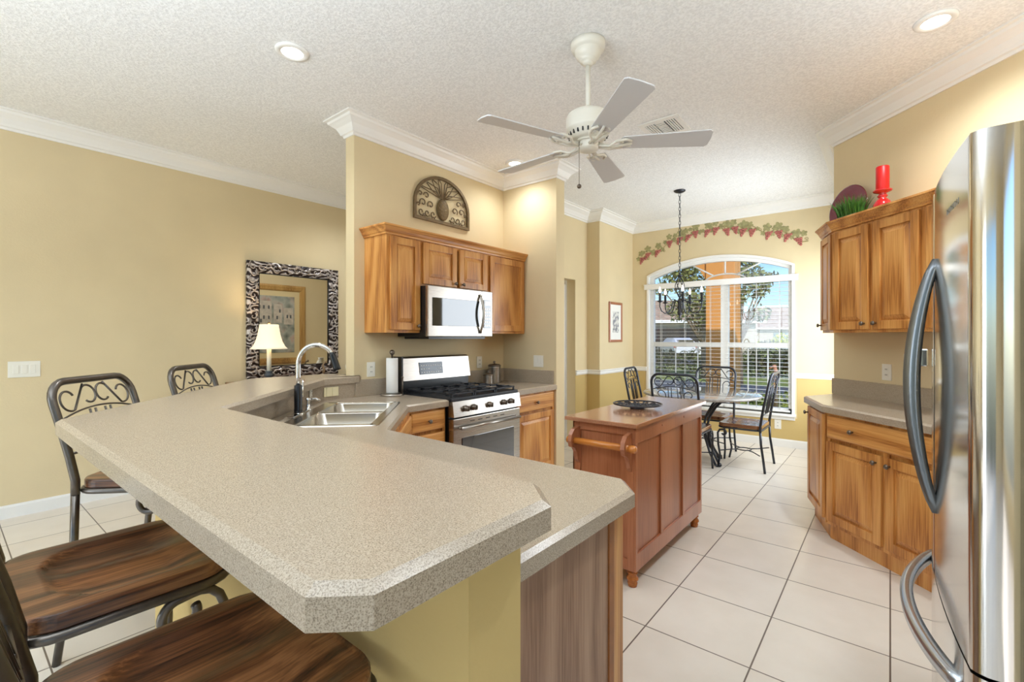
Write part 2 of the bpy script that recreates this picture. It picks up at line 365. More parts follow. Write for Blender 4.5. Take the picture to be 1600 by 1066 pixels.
m = MB(); yy = [WY0+.02+(WY1-WY0-.04)*i/N for i in range(N+1)]
m.loft([[(XW+.098, y, 2.12), (XW+.101, y, 2.12), (XW+.101, y, archz(y)-.02), (XW+.098, y, archz(y)-.02)] for y in yy], True, False).build('arched_pane', glass_m, win)
# casing lip round the arch and sill
m = MB()
pts = [(WY0, WZ0)]+[(y, archz(y)) for y in [WY0+(WY1-WY0)*i/30 for i in range(31)]]+[(WY1, WZ0)]
rings = []
for i, (y, z) in enumerate(pts):
    cvec = Vector((y-cy_, z-cz_)).normalized() if 0 < i < len(pts)-1 else Vector((-1 if i == 0 else 1, 0))
    if i in (1,): cvec = Vector((-1, .6)).normalized()
    if i == len(pts)-2: cvec = Vector((1, .6)).normalized()
    o = .028
    rings.append([(XW-.012, y-cvec.x*.006, z-cvec.y*.006), (XW-.012, y+cvec.x*o, z+cvec.y*o), (XW+.0, y+cvec.x*o, z+cvec.y*o), (XW+.075, y-cvec.x*.006, z-cvec.y*.006)])
m.loft([r[::-1] for r in rings], True, False)
m.box(XW-.05, WY0-.04, WZ0-.03, XW+.06, WY1+.04, WZ0, .006); m.box(XW-.02, WY0-.03, WZ0-.075, XW, WY1+.03, WZ0-.03, .004)
struct(m.build('window_sill', white_m))['kind'] = 'structure'
win_sill = bpy.data.objects['window_sill']; win_sill.parent = win
# blinds
def blind(y0, y1, label):
    b = thing('window_blind', label, 'blind', (XW+.03, (y0+y1)/2, WZ0), 0, None)
    h = (y1-y0)/2; Z0, Z1 = .05, 2.11-WZ0
    m = MB(); k = int((Z1-Z0-.03)/.0505)
    for i in range(k):
        z = Z1-.04-i*.0505
        m.loft([[(x, y, z+zz) for x, zz in ((-.024, 0), (0, .0015), (.024, 0), (.024, -.0018), (0, -.0003), (-.024, -.0018))] for y in (-h+.01, h-.01)], True, False)
    m.build('slats', white_m, b)
    MB().box(-.028, -h+.005, Z0-.03, .028, h-.005, Z0-.012, .003).build('bottom_rail', white_m, b)
    m = MB()
    for y in (-h*.68, 0, h*.68): m.tube([(-.024, y, Z0-.02), (-.024, y, Z1)], .0022, 5); m.tube([(.024, y, Z0-.02), (.024, y, Z1)], .0022, 5)
    m.build('ladder_cord', white_m, b)
    return b
blind(WY0+.02, yc-.01, 'white slatted blind with open slats over the right half of the nook window')
blind(yc+.01, WY1-.02, 'white slatted blind with open slats over the left half of the nook window')
v = MB().box(XW-.03, WY0-.06, 2.095, XW+.055, WY1+.06, 2.165, .006).box(XW-.035, WY0-.065, 2.155, XW+.055, WY1+.065, 2.172, .004).build('blind_valance', white_m)
tag(origin_to(v, (XW, yc, 2.13)), 'white wooden valance board across the top of the blinds below the arch', 'valance')

# ------------------------------------------------------------------ cabinets
def door_panel(x0, z0, x1, z1, fw=.055, th=.02, y=0, arch_=False):
    m = MB(); yf = y-th
    m.box(x0, yf, z0, x0+fw, y, z1, .003); m.box(x1-fw, yf, z0, x1, y, z1, .003)
    return m
def make_door(par, x0, z0, x1, z1, knob=None, fw=.055, name='door', m1=None, m2=None, kz=None, raised=True):
    m1 = m1 or OAKZ; m2 = m2 or OAKZ
    cx, cz = (x0+x1)/2, (z0+z1)/2; W, H = (x1-x0)/2, (z1-z0)/2
    m = MB()
    m.box(-W, -.02, -H, -W+fw, 0, H, .004); m.box(W-fw, -.02, -H, W, 0, H, .004)
    m.box(-W+fw, -.02, -H, W-fw, 0, -H+fw, .003); m.box(-W+fw, -.02, H-fw, W-fw, 0, H, .003)
    m.box(-W+fw-.004, -.008, -H+fw-.004, W-fw+.004, -.001, H-fw+.004)
    iw, ih = W-fw, H-fw
    def ring(q, y): return [(-q[0], y, -q[1]), (q[0], y, -q[1]), (q[0], y, q[1]), (-q[0], y, q[1])]
    if raised: m.loft([ring((iw-.008, ih-.008), -.008), ring((iw-.012, ih-.012), -.011), ring((iw-.035, ih-.035), -.019), ring((iw-.036, ih-.036), -.02)], True, False)
    d = m.build(name, m1, par); d.location = (cx, 0, cz)
    if knob:
        kx, kz_ = knob
        k = MB().lathe([(.006, 0), (.006, .008), (.0045, .014), (.013, .018), (.0155, .024), (.012, .03), (.001, .032)], 14, Matrix.Rotation(PI/2, 4, 'X')).build('knob', knob_m, d)
        k.location = (kx-cx, -.02, kz_-cz)
    return d
def make_drawer(par, x0, z0, x1, z1, knobs=1):
    cx, cz = (x0+x1)/2, (z0+z1)/2; W, H = (x1-x0)/2, (z1-z0)/2
    m = MB()
    def ring(a, y): return [(-W+a, y, -H+a), (W-a, y, -H+a), (W-a, y, H-a), (-W+a, y, H-a)]
    m.loft([ring(0, 0), ring(0, -.012), ring(.004, -.017), ring(.012, -.02)], True, False)
    d = m.build('drawer', OAKX, par); d.location = (cx, 0, cz)
    for i in range(knobs):
        kx = 0 if knobs == 1 else (-W*.5 if i == 0 else W*.5)
        k = MB().lathe([(.006, 0), (.006, .008), (.0045, .014), (.013, .018), (.0155, .024), (.012, .03), (.001, .032)], 14, Matrix.Rotation(PI/2, 4, 'X')).build('knob', knob_m, d)
        k.location = (kx, -.02, 0)
    return d
CABCR = [(0, 0), (.012, 0), (.014, .012), (.022, .02), (.03, .038), (.042, .055), (.05, .06), (.05, .072), (0, .072)]
GU = None
# upper cabinets over the range (front faces -Y)
YF = 2.975
def upper(name, x0, x1, z0, z1, label, panel=True):
    c = thing(name, label, 'cabinet', (x0, YF, z0)); W, H = x1-x0, z1-z0
    MB().box(0, .012, 0, W, YA-YF, H).build('cabinet_body', OAKZ, c)
    m = MB(); ff = .032
    m.box(0, 0, 0, ff, .012, H).box(W-ff, 0, 0, W, .012, H).box(ff, 0, 0, W-ff, .012, ff*.7).box(ff, 0, H-ff, W-ff, .012, H)
    m.build('face_frame', OAKDK if False else OAKZ, c); return c, W, H
c, W, H = upper('wall_cabinet', 2.163, 2.492, 1.42, 2.172, 'tall narrow oak wall cabinet left of the microwave')
make_door(c, .028, .022, W-.012, H-.012, (W-.042, .055))
c, W, H = upper('wall_cabinet', 2.493, 3.302, 1.805, 2.172, 'short oak wall cabinet with two small doors above the microwave')
make_door(c, .02, .015, .398, H-.012, (.368, .045)); make_door(c, .432, .015, W-.02, H-.012, (.462, .045))
c, W, H = upper('wall_cabinet', 3.303, 3.884, 1.42, 2.172, 'wide single-door oak wall cabinet right of the microwave against the corner')
make_door(c, .028, .022, W-.022, H-.012, None, fw=.06, raised=False)
def cabcrown(path, z, label, name='crown_moulding'):
    o = molding(path, [(a, z+b) for a, b in CABCR], name, OAKX); tag(o, label, 'molding'); return origin_to(o, (path[0][0], path[0][1], z))
# room lies on the left of the path direction: travel so that outward normal points to the room
cabcrown([(2.163, YA), (2.163, YF), (3.884, YF)][::-1], 2.172, 'oak crown moulding along the top of the wall cabinets over the microwave')

# microwave
mw = thing('microwave', 'stainless over-the-range microwave with curved handle under short oak cabinet', 'microwave', (2.486, 2.87, 1.39)); W, H = .777, .413
MB().box(0, .035, 0, W, YA-2.87, H-.002, .004).box(.05, .05, -.02, W-.05, .36, 0).build('body', black_m, mw)
MB().box(0, 0, .0, W, .035, H, .006).build('front', steelH, mw)
MB().box(.045, -.004, .088, .598, .002, .318, .002).build('door_window', blackgl_m, mw)
MB().box(.655, -.004, .075, .752, .002, .335, .002).build('control_panel', blackgl_m, mw)
m = MB()
for r in range(6):
    for q in range(3): m.box(.668+q*.026, -.006, .095+r*.03, .684+q*.026, -.004, .107+r*.03)
m.box(.668, -.006, .285, .74, -.004, .32)
m.build('keypad', steelH, mw)
MB().box(.632, -.002, 0, .634, .001, H).build('door_gap', black_m, mw)
m = MB(); m.tube([(.605, -.004+(-.045)*math.sin(PI*i/14), .03+.345*i/14) for i in range(15)], .011, 8); m.build('handle', steelH, mw)
# range
RX0, RX1, RY = 2.43, 3.235, 2.545
rg = thing('gas_range', 'stainless gas range with five knobs and black grates in the alcove', 'range', (RX0, RY, 0)); W = RX1-RX0; D_ = YA-RY-.02
MB().box(0, .03, .02, W, D_, .89).build('body', black_m, rg)
MB().box(0, -.0, .895, W, D_-.10, .925, .008).build('cooktop', castiron_m, rg)
m = MB(); m.loft([[(x, y, z) for y, z in ((-.012, .90), (-.03, .785), (.03, .785), (.03, .90))] for x in (0, W)], True, False); m.build('control_panel', steelH, rg)
for i, fx in enumerate((.16, .27, .5, .72, .84)):
    k = MB().lathe([(.024, 0), (.024, .008), (.02, .012), (.018, .03), (.001, .033)], 16, Matrix.Rotation(PI/2+.15, 4, 'X')).box(-.004, -.04, -.018, .004, -.03, .018).build('knob', knob_m, rg)
    k.location = (W*fx, -.022, .842)
m = MB().box(.0, -.02, .17, W, .03, .77, .006)
od = m.build('oven_door', steelH, rg)
MB().box(.09, -.026, .25, W-.09, -.018, .62, .003).build('oven_window', ovengl_m, od)
m = MB(); m.cyl((.05, -.06, .70), (W-.05, -.06, .70), .013, 10); m.cyl((.06, -.06, .70), (.06, -.015, .70), .01, 8); m.cyl((W-.06, -.06, .70), (W-.06, -.015, .70), .01, 8)
m.build('handle', steelH, od)
MB().box(0, -.015, .03, W, .03, .155, .005).build('storage_drawer', steelH, rg)
for i in range(5): MB().box(.18+i*.09, -.022, .735, .23+i*.09, -.017, .741).build('vent_slot', black_m, od)
bgp = MB().loft([[(x, y, z) for y, z in ((D_-.115, 1.02), (D_-.085, 1.205), (D_-.06, 1.22), (D_, 1.22), (D_, .92), (D_-.03, .92), (D_-.03, 1.02))] for x in (0.012, W-.002)], True, False).build('backguard', steelH, rg)
MB().box(0, D_-.085, .92, W, D_-.03, 1.02).box(-.004, D_-.11, .92, .012, D_, 1.222).build('backguard_base', black_m, rg)
Mx = Matrix.Translation((W*.40, D_-.101, 1.112)) @ Matrix.Rotation(-.16, 4, 'X')
MB().box(-.13, -.004, -.05, .135, .0, .055, M=Mx).build('display', mat('display_grey', lin(78, 86, 98), .15), bgp)
m = MB()
for r in range(3):
    for q in range(9):
        if 4 <= q <= 6 and r == 1: continue
        m.box(-.115+q*.027, -.006, -.036+r*.03, -.103+q*.027, -.004, -.030+r*.03, M=Mx)
m.build('keypad', white_m, bgp)
for gi in range(3):
    m = MB(); x0 = .02+gi*(W-.04)/3; x1 = x0+(W-.04)/3-.008; y0, y1 = .02, D_-.14; z = .958
    m.box(x0, y0, z-.012, x1, y0+.012, z, .002); m.box(x0, y1-.012, z-.012, x1, y1, z, .002); m.box(x0, y0, z-.012, x0+.012, y1, z, .002); m.box(x1-.012, y0, z-.012, x1, y1, z, .002)
    for k in range(4):
        yy_ = y0+(y1-y0)*(k+.5)/4; m.box(x0, yy_-.005, z-.01, x0+(x1-x0)*.38, yy_+.005, z+.004, .002); m.box(x1-(x1-x0)*.38, yy_-.005, z-.01, x1, yy_+.005, z+.004, .002)
    xm = (x0+x1)/2; m.box(xm-.005, y0, z-.01, xm+.005, y0+.10, z+.004, .002); m.box(xm-.005, y1-.10, z-.01, xm+.005, y1, z+.004, .002); m.box(x0, (y0+y1)/2-.006, z-.012, x1, (y0+y1)/2+.006, z, .002)
    for x, y in ((x0, y0), (x1-.012, y0), (x0, y1-.012), (x1-.012, y1-.012)): m.box(x, y, .922, x+.012, y+.012, z)
    m.build('grate', castiron_m, rg)
    for y in (.15, .42): MB().lathe([(.05, .922), (.052, .93), (.035, .934), (.034, .942), (.001, .944)], 16, c=((x0+x1)/2, y, 0)).build('burner', castiron_m, rg)

# base cabinets in the alcove
ZT = .918; YB = 2.60
def base(name, x0, y0, rz, W, D, label, H=.866, toe=.1):
    c = thing(name, label, 'cabinet', (x0, y0, 0), rz)
    MB().box(0, .012, toe, W, D, H).box(0, .07, 0, W, D, toe).build('cabinet_body', OAKZ, c)
    m = MB(); ff = .03
    m.box(0, 0, toe, ff, .012, H).box(W-ff, 0, toe, W, .012, H).box(ff, 0, toe, W-ff, .012, toe+ff).box(ff, 0, H-ff, W-ff, .012, H)
    m.build('face_frame', OAKZ, c); return c
c = base('base_cabinet', 2.055, YB, 0, RX0-.012-2.055, YA-YB-.002, 'oak base cabinet with stacked drawers left of the range'); W = RX0-.012-2.055
make_drawer(c, .03, .71, W-.02, .85); make_drawer(c, .03, .50, W-.02, .685); make_drawer(c, .03, .13, W-.02, .475)
c = base('base_cabinet', RX1+.012, YB, 0, 3.883-RX1-.012, YA-YB-.002, 'oak base cabinet with one drawer and one door right of the range'); W = 3.883-RX1-.012
make_drawer(c, .02, .70, W-.035, .85); make_door(c, .02, .13, W-.035, .675)
# sink base across the corner: local x along (1,1), front faces (1,-1)
sx, sy = 1.475, 1.985
c = thing('sink_cabinet', 'angled oak sink cabinet under the double sink', 'cabinet', (sx, sy, 0), PI/4)
SW = math.hypot(2.05-sx, 2.56-sy)
MB().prism([(0.01, .012), (SW-.01, .012), (SW+.2, .3), (SW+.1, .68), (-.1, .68), (-.2, .3)], .1, .72).build('cabinet_body', OAKZ, c)
MB().box(0, .0, .1, SW, .012, .87).build('face_frame', OAKZ, c)
make_door(c, .03, .13, SW/2-.01, .68); make_door(c, SW/2+.01, .13, SW-.03, .68)
make_drawer(c, .03, .70, SW-.03, .85, 0)
# peninsula cabinet: runs along Y, front faces +X, end panel faces -Y
c = thing('peninsula_cabinet', 'oak peninsula cabinet with pale wood end panel under the lower counter', 'cabinet', (.71, .645, 0))
MB().box(0, .012, .1, .66, 1.28, .868).box(0, .012, 0, .60, 1.28, .1).build('cabinet_body', OAKZ, c)
MB().box(-.004, 0, 0, .535, .012, .868).build('end_panel', PALEOAK, c)
MB().box(.535, -.006, 0, .565, .012, .868, .002).build('end_stile', OAKDK, c)
for i in range(2):
    dd = make_door(c, 0, 0, .56, .56, (.5, .5)); dd.rotation_euler = (0, 0, PI/2); dd.location = (.66, .33+i*.62, .41)
    d2 = make_drawer(c, 0, 0, .56, .14); d2.rotation_euler = (0, 0, PI/2); d2.location = (.66, .33+i*.62, .785)

# knee wall carrying the raised bar
KW = [(.56, .545), (.70, .545), (.70, 2.245), (1.717, 3.262), (2.069, 3.262), (2.069, 3.42), (1.70, 3.42), (.56, 2.29)]
struct(MB().prism(KW, 0, 1.03).build('wall_peninsula', wain_m))
struct(MB().box(.535, .528, 1.006, .715, .70, 1.03, .004).build('trim_5', white_m))
# lower counter (one piece from the peninsula round to the range) with the sink cut-out
LC = [(.703, .605), (1.345, .605), (1.44, .685), (1.455, 1.975), (2.045, 2.565), (RX0-.006, 2.565), (RX0-.006, YA-.002), (2.0735, YA-.002), (2.0735, 3.2495), (1.711, 3.2495), (.7045, 2.243)]
A_ = Vector((1, 1)).normalized(); B_ = Vector((1, -1)).normalized()
def ab(a, b): p = A_*a+B_*b; return (p.x, p.y)
m, ins = slab(LC, ZT-.05, ZT, .014)
lower = m.build('lower_countertop', LAM)
# cut the sink hole
SA0, SA1, SB0, SB1 = 2.52, 3.42, -.96, -.44
def boolean_cut(o, poly, z0, z1):
    cu = MB().prism(poly, z0, z1).build('cutter', LAM)
    md = o.modifiers.new('b', 'BOOLEAN'); md.operation = 'DIFFERENCE'; md.object = cu; md.solver = 'EXACT'
    dg_ = bpy.context.evaluated_depsgraph_get(); me = bpy.data.meshes.new_from_object(o.evaluated_get(dg_)); o.modifiers.clear(); o.data = me; bpy.data.objects.remove(cu)
boolean_cut(lower, [ab(SA0+.02, SB0+.02), ab(SA0+.02, SB1-.02), ab(SA1-.02, SB1-.02), ab(SA1-.02, SB0+.02)], ZT-.2, ZT+.1)
tag(origin_to(lower, (1.2, 1.2, ZT)), 'lower grey speckled laminate countertop with clipped corner, holding the sink', 'countertop')
m, _ = slab([(RX1+.006, 2.565), (3.883, 2.565), (3.883, YA-.002), (RX1+.006, YA-.002)], ZT-.05, ZT, .012)
tag(origin_to(m.build('countertop', LAM), (3.5, 2.9, ZT)), 'short grey laminate countertop between the range and the side wall', 'countertop')
# raised bar
BARZ = 1.085
BP = [(.335, .485), (.715, .485), (.79, .565), (.79, 2.235), (1.81, 3.235), (2.10, 3.235), (2.125, 3.25), (2.125, 3.258), (2.066, 3.258), (2.066, 3.60), (1.44, 3.62), (.28, 2.365), (.28, .545)]
m, _ = slab(BP, BARZ-.055, BARZ, .016)
tag(origin_to(m.build('bar_countertop', LAM), (.55, 1.2, BARZ)), 'raised beige-grey laminate breakfast bar top with clipped corners in front', 'countertop')
# backsplashes
m = MB(); m.box(.70, .62, ZT, .704, 2.245, 1.03)
th = .006
m.prism([(.704, 2.243), (1.7195, 3.2585), (1.7155, 3.2625), (.700, 2.247)], ZT-.02, 1.03)
m.box(1.716, 3.251, ZT-.02, 2.0725, 3.2605, 1.03)
tag(origin_to(m.build('bar_backsplash', LAM), (1.2, 2.8, ZT)), 'grey laminate splash panel between the raised bar and the sink counter', 'backsplash')
tag(origin_to(MB().box(2.072, YA-.02, ZT, RX0-.006, YA-.001, 1.05, .003).build('wall_backsplash', LAM), (2.3, 3.25, ZT)), 'grey backsplash strip behind the paper towel holder', 'backsplash')
tag(origin_to(MB().box(RX1+.006, YA-.02, ZT, 3.883, YA-.001, 1.05, .003).box(3.865, 2.6, ZT, 3.884, YA-.02, 1.05, .003).build('wall_backsplash', LAM), (3.5, 3.25, ZT)), 'grey backsplash strip round the canister corner right of the range', 'backsplash')
# sink (local x=a, y=-b)
sk = thing('kitchen_sink', 'double-bowl stainless steel sink set across the counter corner', 'sink', (*ab(SA0, SB1), ZT), PI/4)
SL, SD = SA1-SA0, SB1-SB0
def rrect(x0, y0, x1, y1, r, z, n=5):
    P = []
    for cx, cy, a in ((x1-r, y0+r, -90), (x1-r, y1-r, 0), (x0+r, y1-r, 90), (x0+r, y0+r, 180)): P += [(x, y, z) for x, y in arc(cx, cy, r, a, a+90, n)]
    return P
bx = [(.035, .045, SL*.5-.012, SD-.085), (SL*.5+.012, .045, SL-.035, SD-.085)]
m = MB()
# rim: outer ring and deck strips around bowls
m.loft([rrect(0, 0, SL, SD, .03, .0), rrect(.004, .004, SL-.004, SD-.004, .03, .006)], False, True)
zr = .006
def deck(x0, y0, x1, y1): m.box(x0, y0, .002, x1, y1, zr)
deck(.01, .004, SL-.01, .045); deck(.01, SD-.085, SL-.01, SD-.004); deck(.004, .03, .035, SD-.03); deck(SL-.035, .03, SL-.004, SD-.03); deck(SL*.5-.012, .04, SL*.5+.012, SD-.08)
m.build('sink_rim', sinkm, sk)
for x0, y0, x1, y1 in bx:
    m = MB(); m.loft([rrect(x0-.002, y0-.002, x1+.002, y1+.002, .002, .0065), rrect(x0, y0, x1, y1, .05, -.004), rrect(x0+.008, y0+.008, x1-.008, y1-.008, .06, -.15), rrect(x0+.05, y0+.05, x1-.05, y1-.05, .04, -.175), rrect((x0+x1)/2-.03, (y0+y1)/2-.03, (x0+x1)/2+.03, (y0+y1)/2+.03, .028, -.178)], False, True)
    m.f = [tuple(reversed(f)) for f in m.f]; n_ = len(m.v); m.f.append(tuple(range(n_-24, n_))); m.sm.append(False)
    b = m.build('bowl', sinkm, sk)
    MB().lathe([(.03, -.177), (.034, -.174), (.04, -.173), (.001, -.1735)][::-1], 16, c=((x0+x1)/2, (y0+y1)/2, 0)).build('drain', chrome_m, b)
# faucet
fa, fb = 2.915, -.975
fc = thing('faucet', 'chrome gooseneck faucet with black base and black spray head behind the sink', 'faucet', (*ab(fa, fb), ZT+.006), -PI/4)
MB().lathe([(.032, 0), (.032, .004), (.026, .01), (.001, .01)], 20).box(-.02, -.13, .0, .02, .13, .007, .003).build('base_plate', chrome_m, fc)
MB().lathe([(.0235, .01), (.024, .03), (.0225, .035), (.0225, .17), (.021, .175)], 20).build('faucet_body', black_m, fc)
neck = [(0, 0, .17), (0, 0, .22), (0, 0, .29)]+[(.105-.105*math.cos(math.radians(a)), 0, .30+.115*math.sin(math.radians(a))) for a in range(0, 151, 10)]
MB().tube(neck, .0145, 12).build('spout', chrome_m, fc)
e = Vector(neck[-1]); dv = Vector((math.sin(math.radians(18)), 0, -math.cos(math.radians(18))))
MB().tube([e-dv*.012, e, e+dv*.02, e+dv*.085, e+dv*.1], lambda t: .017+.006*t, 14).build('spray_head', black_m, fc)
m = MB(); m.cyl((0, 0, .1), (0, .06, .105), .013, 12); m.tube([(0, .055, .105), (0, .07, .14), (0, .085, .20)], .006, 8, r2=.008); m.build('lever', chrome_m, fc)
sd = MB().lathe([(.02, .0), (.022, .005), (.014, .012), (.012, .05), (.016, .06), (.016, .075), (.001, .08)], 16).tube([(0, 0, .068), (.05, 0, .072), (.075, 0, .062)], .007, 8).build('soap_dispenser', chrome_m)
sd.location = (*ab(fa+.16, fb+.005), ZT+.006); sd.rotation_euler = (0, 0, -PI/4); tag(sd, 'small chrome soap dispenser pump beside the faucet', 'dispenser')

# ------------------------------------------------------------------ angled wall cabinets (local x along (-1,-1), front faces (-1,+1))
RZ = math.radians(-135)
c = thing('base_cabinet', 'oak base cabinet with wide drawer and two doors on the angled wall beside the refrigerator', 'cabinet', (3.882, .337, 0), RZ)
DB = (4.345-3.545)/math.sqrt(2)-.002
MB().box(0, .012, .1, .90, DB, .868).box(0, .022, 0, .90, DB, .1).build('cabinet_body', OAKZ, c)
MB().box(0, 0, .1, .025, .012, .868).box(.025, 0, .845, .9, .012, .868).box(.025, 0, .69, .9, .012, .705).box(.025, 0, .1, .9, .012, .135).box(.43, 0, .135, .47, .012, .69).box(.87, 0, .135, .9, .012, .845).build('face_frame', OAKZ, c)
make_drawer(c, .012, .70, .885, .848, 2)
make_door(c, .012, .128, .432, .672, (.40, .625)); make_door(c, .462, .128, .885, .672, (.492, .625))
# angled end cabinet
d3 = Vector((4.36-3.888, .497-.345)); ang = math.atan2(-d3.y, -d3.x)
c = thing('end_cabinet', 'narrow oak end cabinet facing the breakfast nook beside the angled base cabinet', 'cabinet', (4.335, .492, 0), ang)
WW = d3.length-.03
def worldprism(c, poly, z0, z1, ang):
    o = c.location; ca, sa = math.cos(ang), math.sin(ang)
    return MB().prism([((x-o.x)*ca+(y-o.y)*sa, -(x-o.x)*sa+(y-o.y)*ca) for x, y in poly], z0, z1)
ef = Vector((d3.y, -d3.x)).normalized()*.012
worldprism(c, [(4.335+ef.x, .492+ef.y), (3.905+ef.x, .354+ef.y), (4.283, -.055), (4.70, .361)], .1, .868, ang).build('cabinet_body', OAKZ, c)
MB().box(0, .0, .1, WW, .012, .868).box(.02, .03, 0, WW, .05, .1).build('face_frame', OAKZ, c)
make_door(c, .012, .128, WW-.01, .85, (.04, .80))
m, _ = slab([(3.868, .372), (3.09, -.406), (3.09+.42*1.414*0+.42, -.406-.42), (4.706, .362), (4.706, .366), (4.36, .535)][::1], ZT-.05, ZT, .014) if False else slab([(4.36, .535), (3.868, .372), (3.09, -.406), (3.512, -.826), (4.704, .362)], ZT-.05, ZT, .014)
tag(origin_to(m.build('countertop', LAM), (4, .1, ZT)), 'grey laminate countertop on the angled wall beside the refrigerator', 'countertop')
wallp = lambda s: (CN[0]-s*.7071, CN[1]-s*.7071)
m = MB(); p0, p1 = wallp(.0), wallp(1.62); nn = Vector((-1, 1)).normalized()*.02
m.prism([p0, (p0[0]+nn.x, p0[1]+nn.y), (p1[0]+nn.x, p1[1]+nn.y), p1], ZT, 1.045)
tag(origin_to(m.build('wall_backsplash', LAM), (*wallp(.7), ZT)), 'grey backsplash strip on the angled wall beside the refrigerator', 'backsplash')
# uppers
UC = 3.875; DU = (4.345-UC)/math.sqrt(2)-.002; ux, uy = 4.203, 4.203-UC
c = thing('wall_cabinet', 'oak wall cabinet with two doors on the angled wall, under the candle and plant', 'cabinet', (ux, uy, 1.418), RZ)
MB().box(0, .012, 0, .70, DU, .75).build('cabinet_body', OAKZ, c)
MB().box(0, 0, 0, .03, .012, .75).box(.03, 0, 0, .7, .012, .025).box(.03, 0, .725, .7, .012, .75).box(.31, 0, .025, .36, .012, .725).box(.66, 0, .025, .7, .012, .725).build('face_frame', OAKZ, c)
make_door(c, .012, .02, .315, .735, (.288, .06)); make_door(c, .35, .02, .67, .735, (.378, .06))
c = thing('wall_cabinet', 'oak wall cabinet mostly hidden behind the refrigerator on the angled wall', 'cabinet', (ux-.701*.7071, uy-.701*.7071, 1.418), RZ)
MB().box(0, .012, 0, .62, DU, .75).build('cabinet_body', OAKZ, c); MB().box(0, 0, 0, .62, .012, .75).build('face_frame', OAKZ, c)
make_door(c, .012, .02, .30, .735, (.28, .06)); make_door(c, .32, .02, .60, .735, (.34, .06))
dU = Vector((.95, .31)).normalized(); L_ = .30; ang2 = math.atan2(-dU.y, -dU.x)
c = thing('end_wall_cabinet', 'narrow oak wall cabinet end door facing the nook window', 'cabinet', (ux+dU.x*L_, uy+dU.y*L_, 1.418), ang2)
eg = Vector((dU.y, -dU.x))*.012
worldprism(c, [(ux+dU.x*L_+eg.x, uy+dU.y*L_+eg.y), (ux+.008+eg.x, uy+.002+eg.y), (4.441, .094), (4.70, .352)], 0, .75, ang2).build('cabinet_body', OAKZ, c)
MB().box(0, 0, 0, L_-.002, .012, .75).build('face_frame', OAKZ, c)
make_door(c, .012, .02, L_-.012, .735, (.04, .06), fw=.05)
cabcrown([(ux-.9345, uy-.9345), (ux, uy), (ux+dU.x*L_, uy+dU.y*L_), (4.69, .375)], 2.168, 'oak crown moulding along the top of the angled wall cabinets')
tag(origin_to(MB().prism([(ux-.93, uy-.93), (ux, uy), (ux+dU.x*L_, uy+dU.y*L_), (4.70, .372), (3.62, -.715)][::-1], 2.169, 2.215).build('cabinet_top_board', OAKX), (4.1, .0, 2.17)), 'flat oak top board over the angled wall cabinets', 'board')
TOPZ = 2.215
# things on top of those cabinets
def on_top(u, c): 
    a = (u-800)/731.3; dx = FW.x+a*RT.x; dy = FW.y+a*RT.y; t = c/(dx-dy); return (t*dx, t*dy)
px, py = on_top(1327, 4.235)
pl = thing('decorative_plate', 'large maroon round plate leaning on the wall above the angled cabinets', 'plate', (px, py, TOPZ+.171), 0)
Mp = Matrix.Rotation(RZ, 4, 'Z') @ Matrix.Rotation(PI/2-.12, 4, 'X')
MB().lathe([(.10, .0), (.105, -.004), (.17, .012), (.178, .014), (.178, .018), (.17, .019), (.10, .004), (.001, .003)], 40, Mp).build('plate_body', maroon_m, pl)
MB().box(-.05, .02, -.165, .05, .04, -.05, .004, M=Matrix.Rotation(RZ, 4, 'Z')).build('plate_stand', black_m, pl)
gx, gy = on_top(1330, 4.01)
gp = thing('potted_grass', 'short green grass plant in a low pot above the angled cabinets', 'plant', (gx, gy, TOPZ), RZ)
MB().box(-.09, -.045, 0, .09, .045, .06, .006).build('pot', pot_m, gp)
m = MB()
for i in range(520):
    x, y = random.uniform(-.085, .085), random.uniform(-.04, .04); a = x*5.5+random.gauss(0, .25); b = y*6+random.gauss(0, .25); h = random.uniform(.09, .165)*(1-abs(x)*2.2)
    w_ = .0028; p = Vector((x, y, .055)); q = p+Vector((a*h*.35, b*h*.3, h*.6)); r = q+Vector((a*h*.5, b*h*.5, h*.42)); t_ = random.uniform(0, PI); e_ = Vector((math.cos(t_), math.sin(t_), 0))*w_
    m.add([p-e_, p+e_, q+e_*.8, q-e_*.8, r], [(0, 1, 2, 3), (3, 2, 4)])
m.build('grass_blades', grass_m, gp)
gx, gy = on_top(1379, 4.03)
ch = thing('candle_holder', 'glossy red turned candle holder above the angled cabinets', 'candle holder', (gx, gy, TOPZ))
MB().lathe([(.045, 0), (.05, .01), (.04, .02), (.052, .045), (.055, .07), (.04, .1), (.02, .118), (.028, .128), (.03, .135), (.022, .142), (.022, .15), (.05, .16), (.056, .168), (.052, .174), (.001, .172)], 28).build('holder_body', red_m, ch)
cd = MB().lathe([(.036, .0), (.038, .003), (.038, .155), (.035, .16), (.02, .157), (.001, .155)], 28).build('candle', wax_m); cd.location = (gx, gy, TOPZ+.1735)
tag(cd, 'red pillar candle standing on the red turned holder', 'candle')

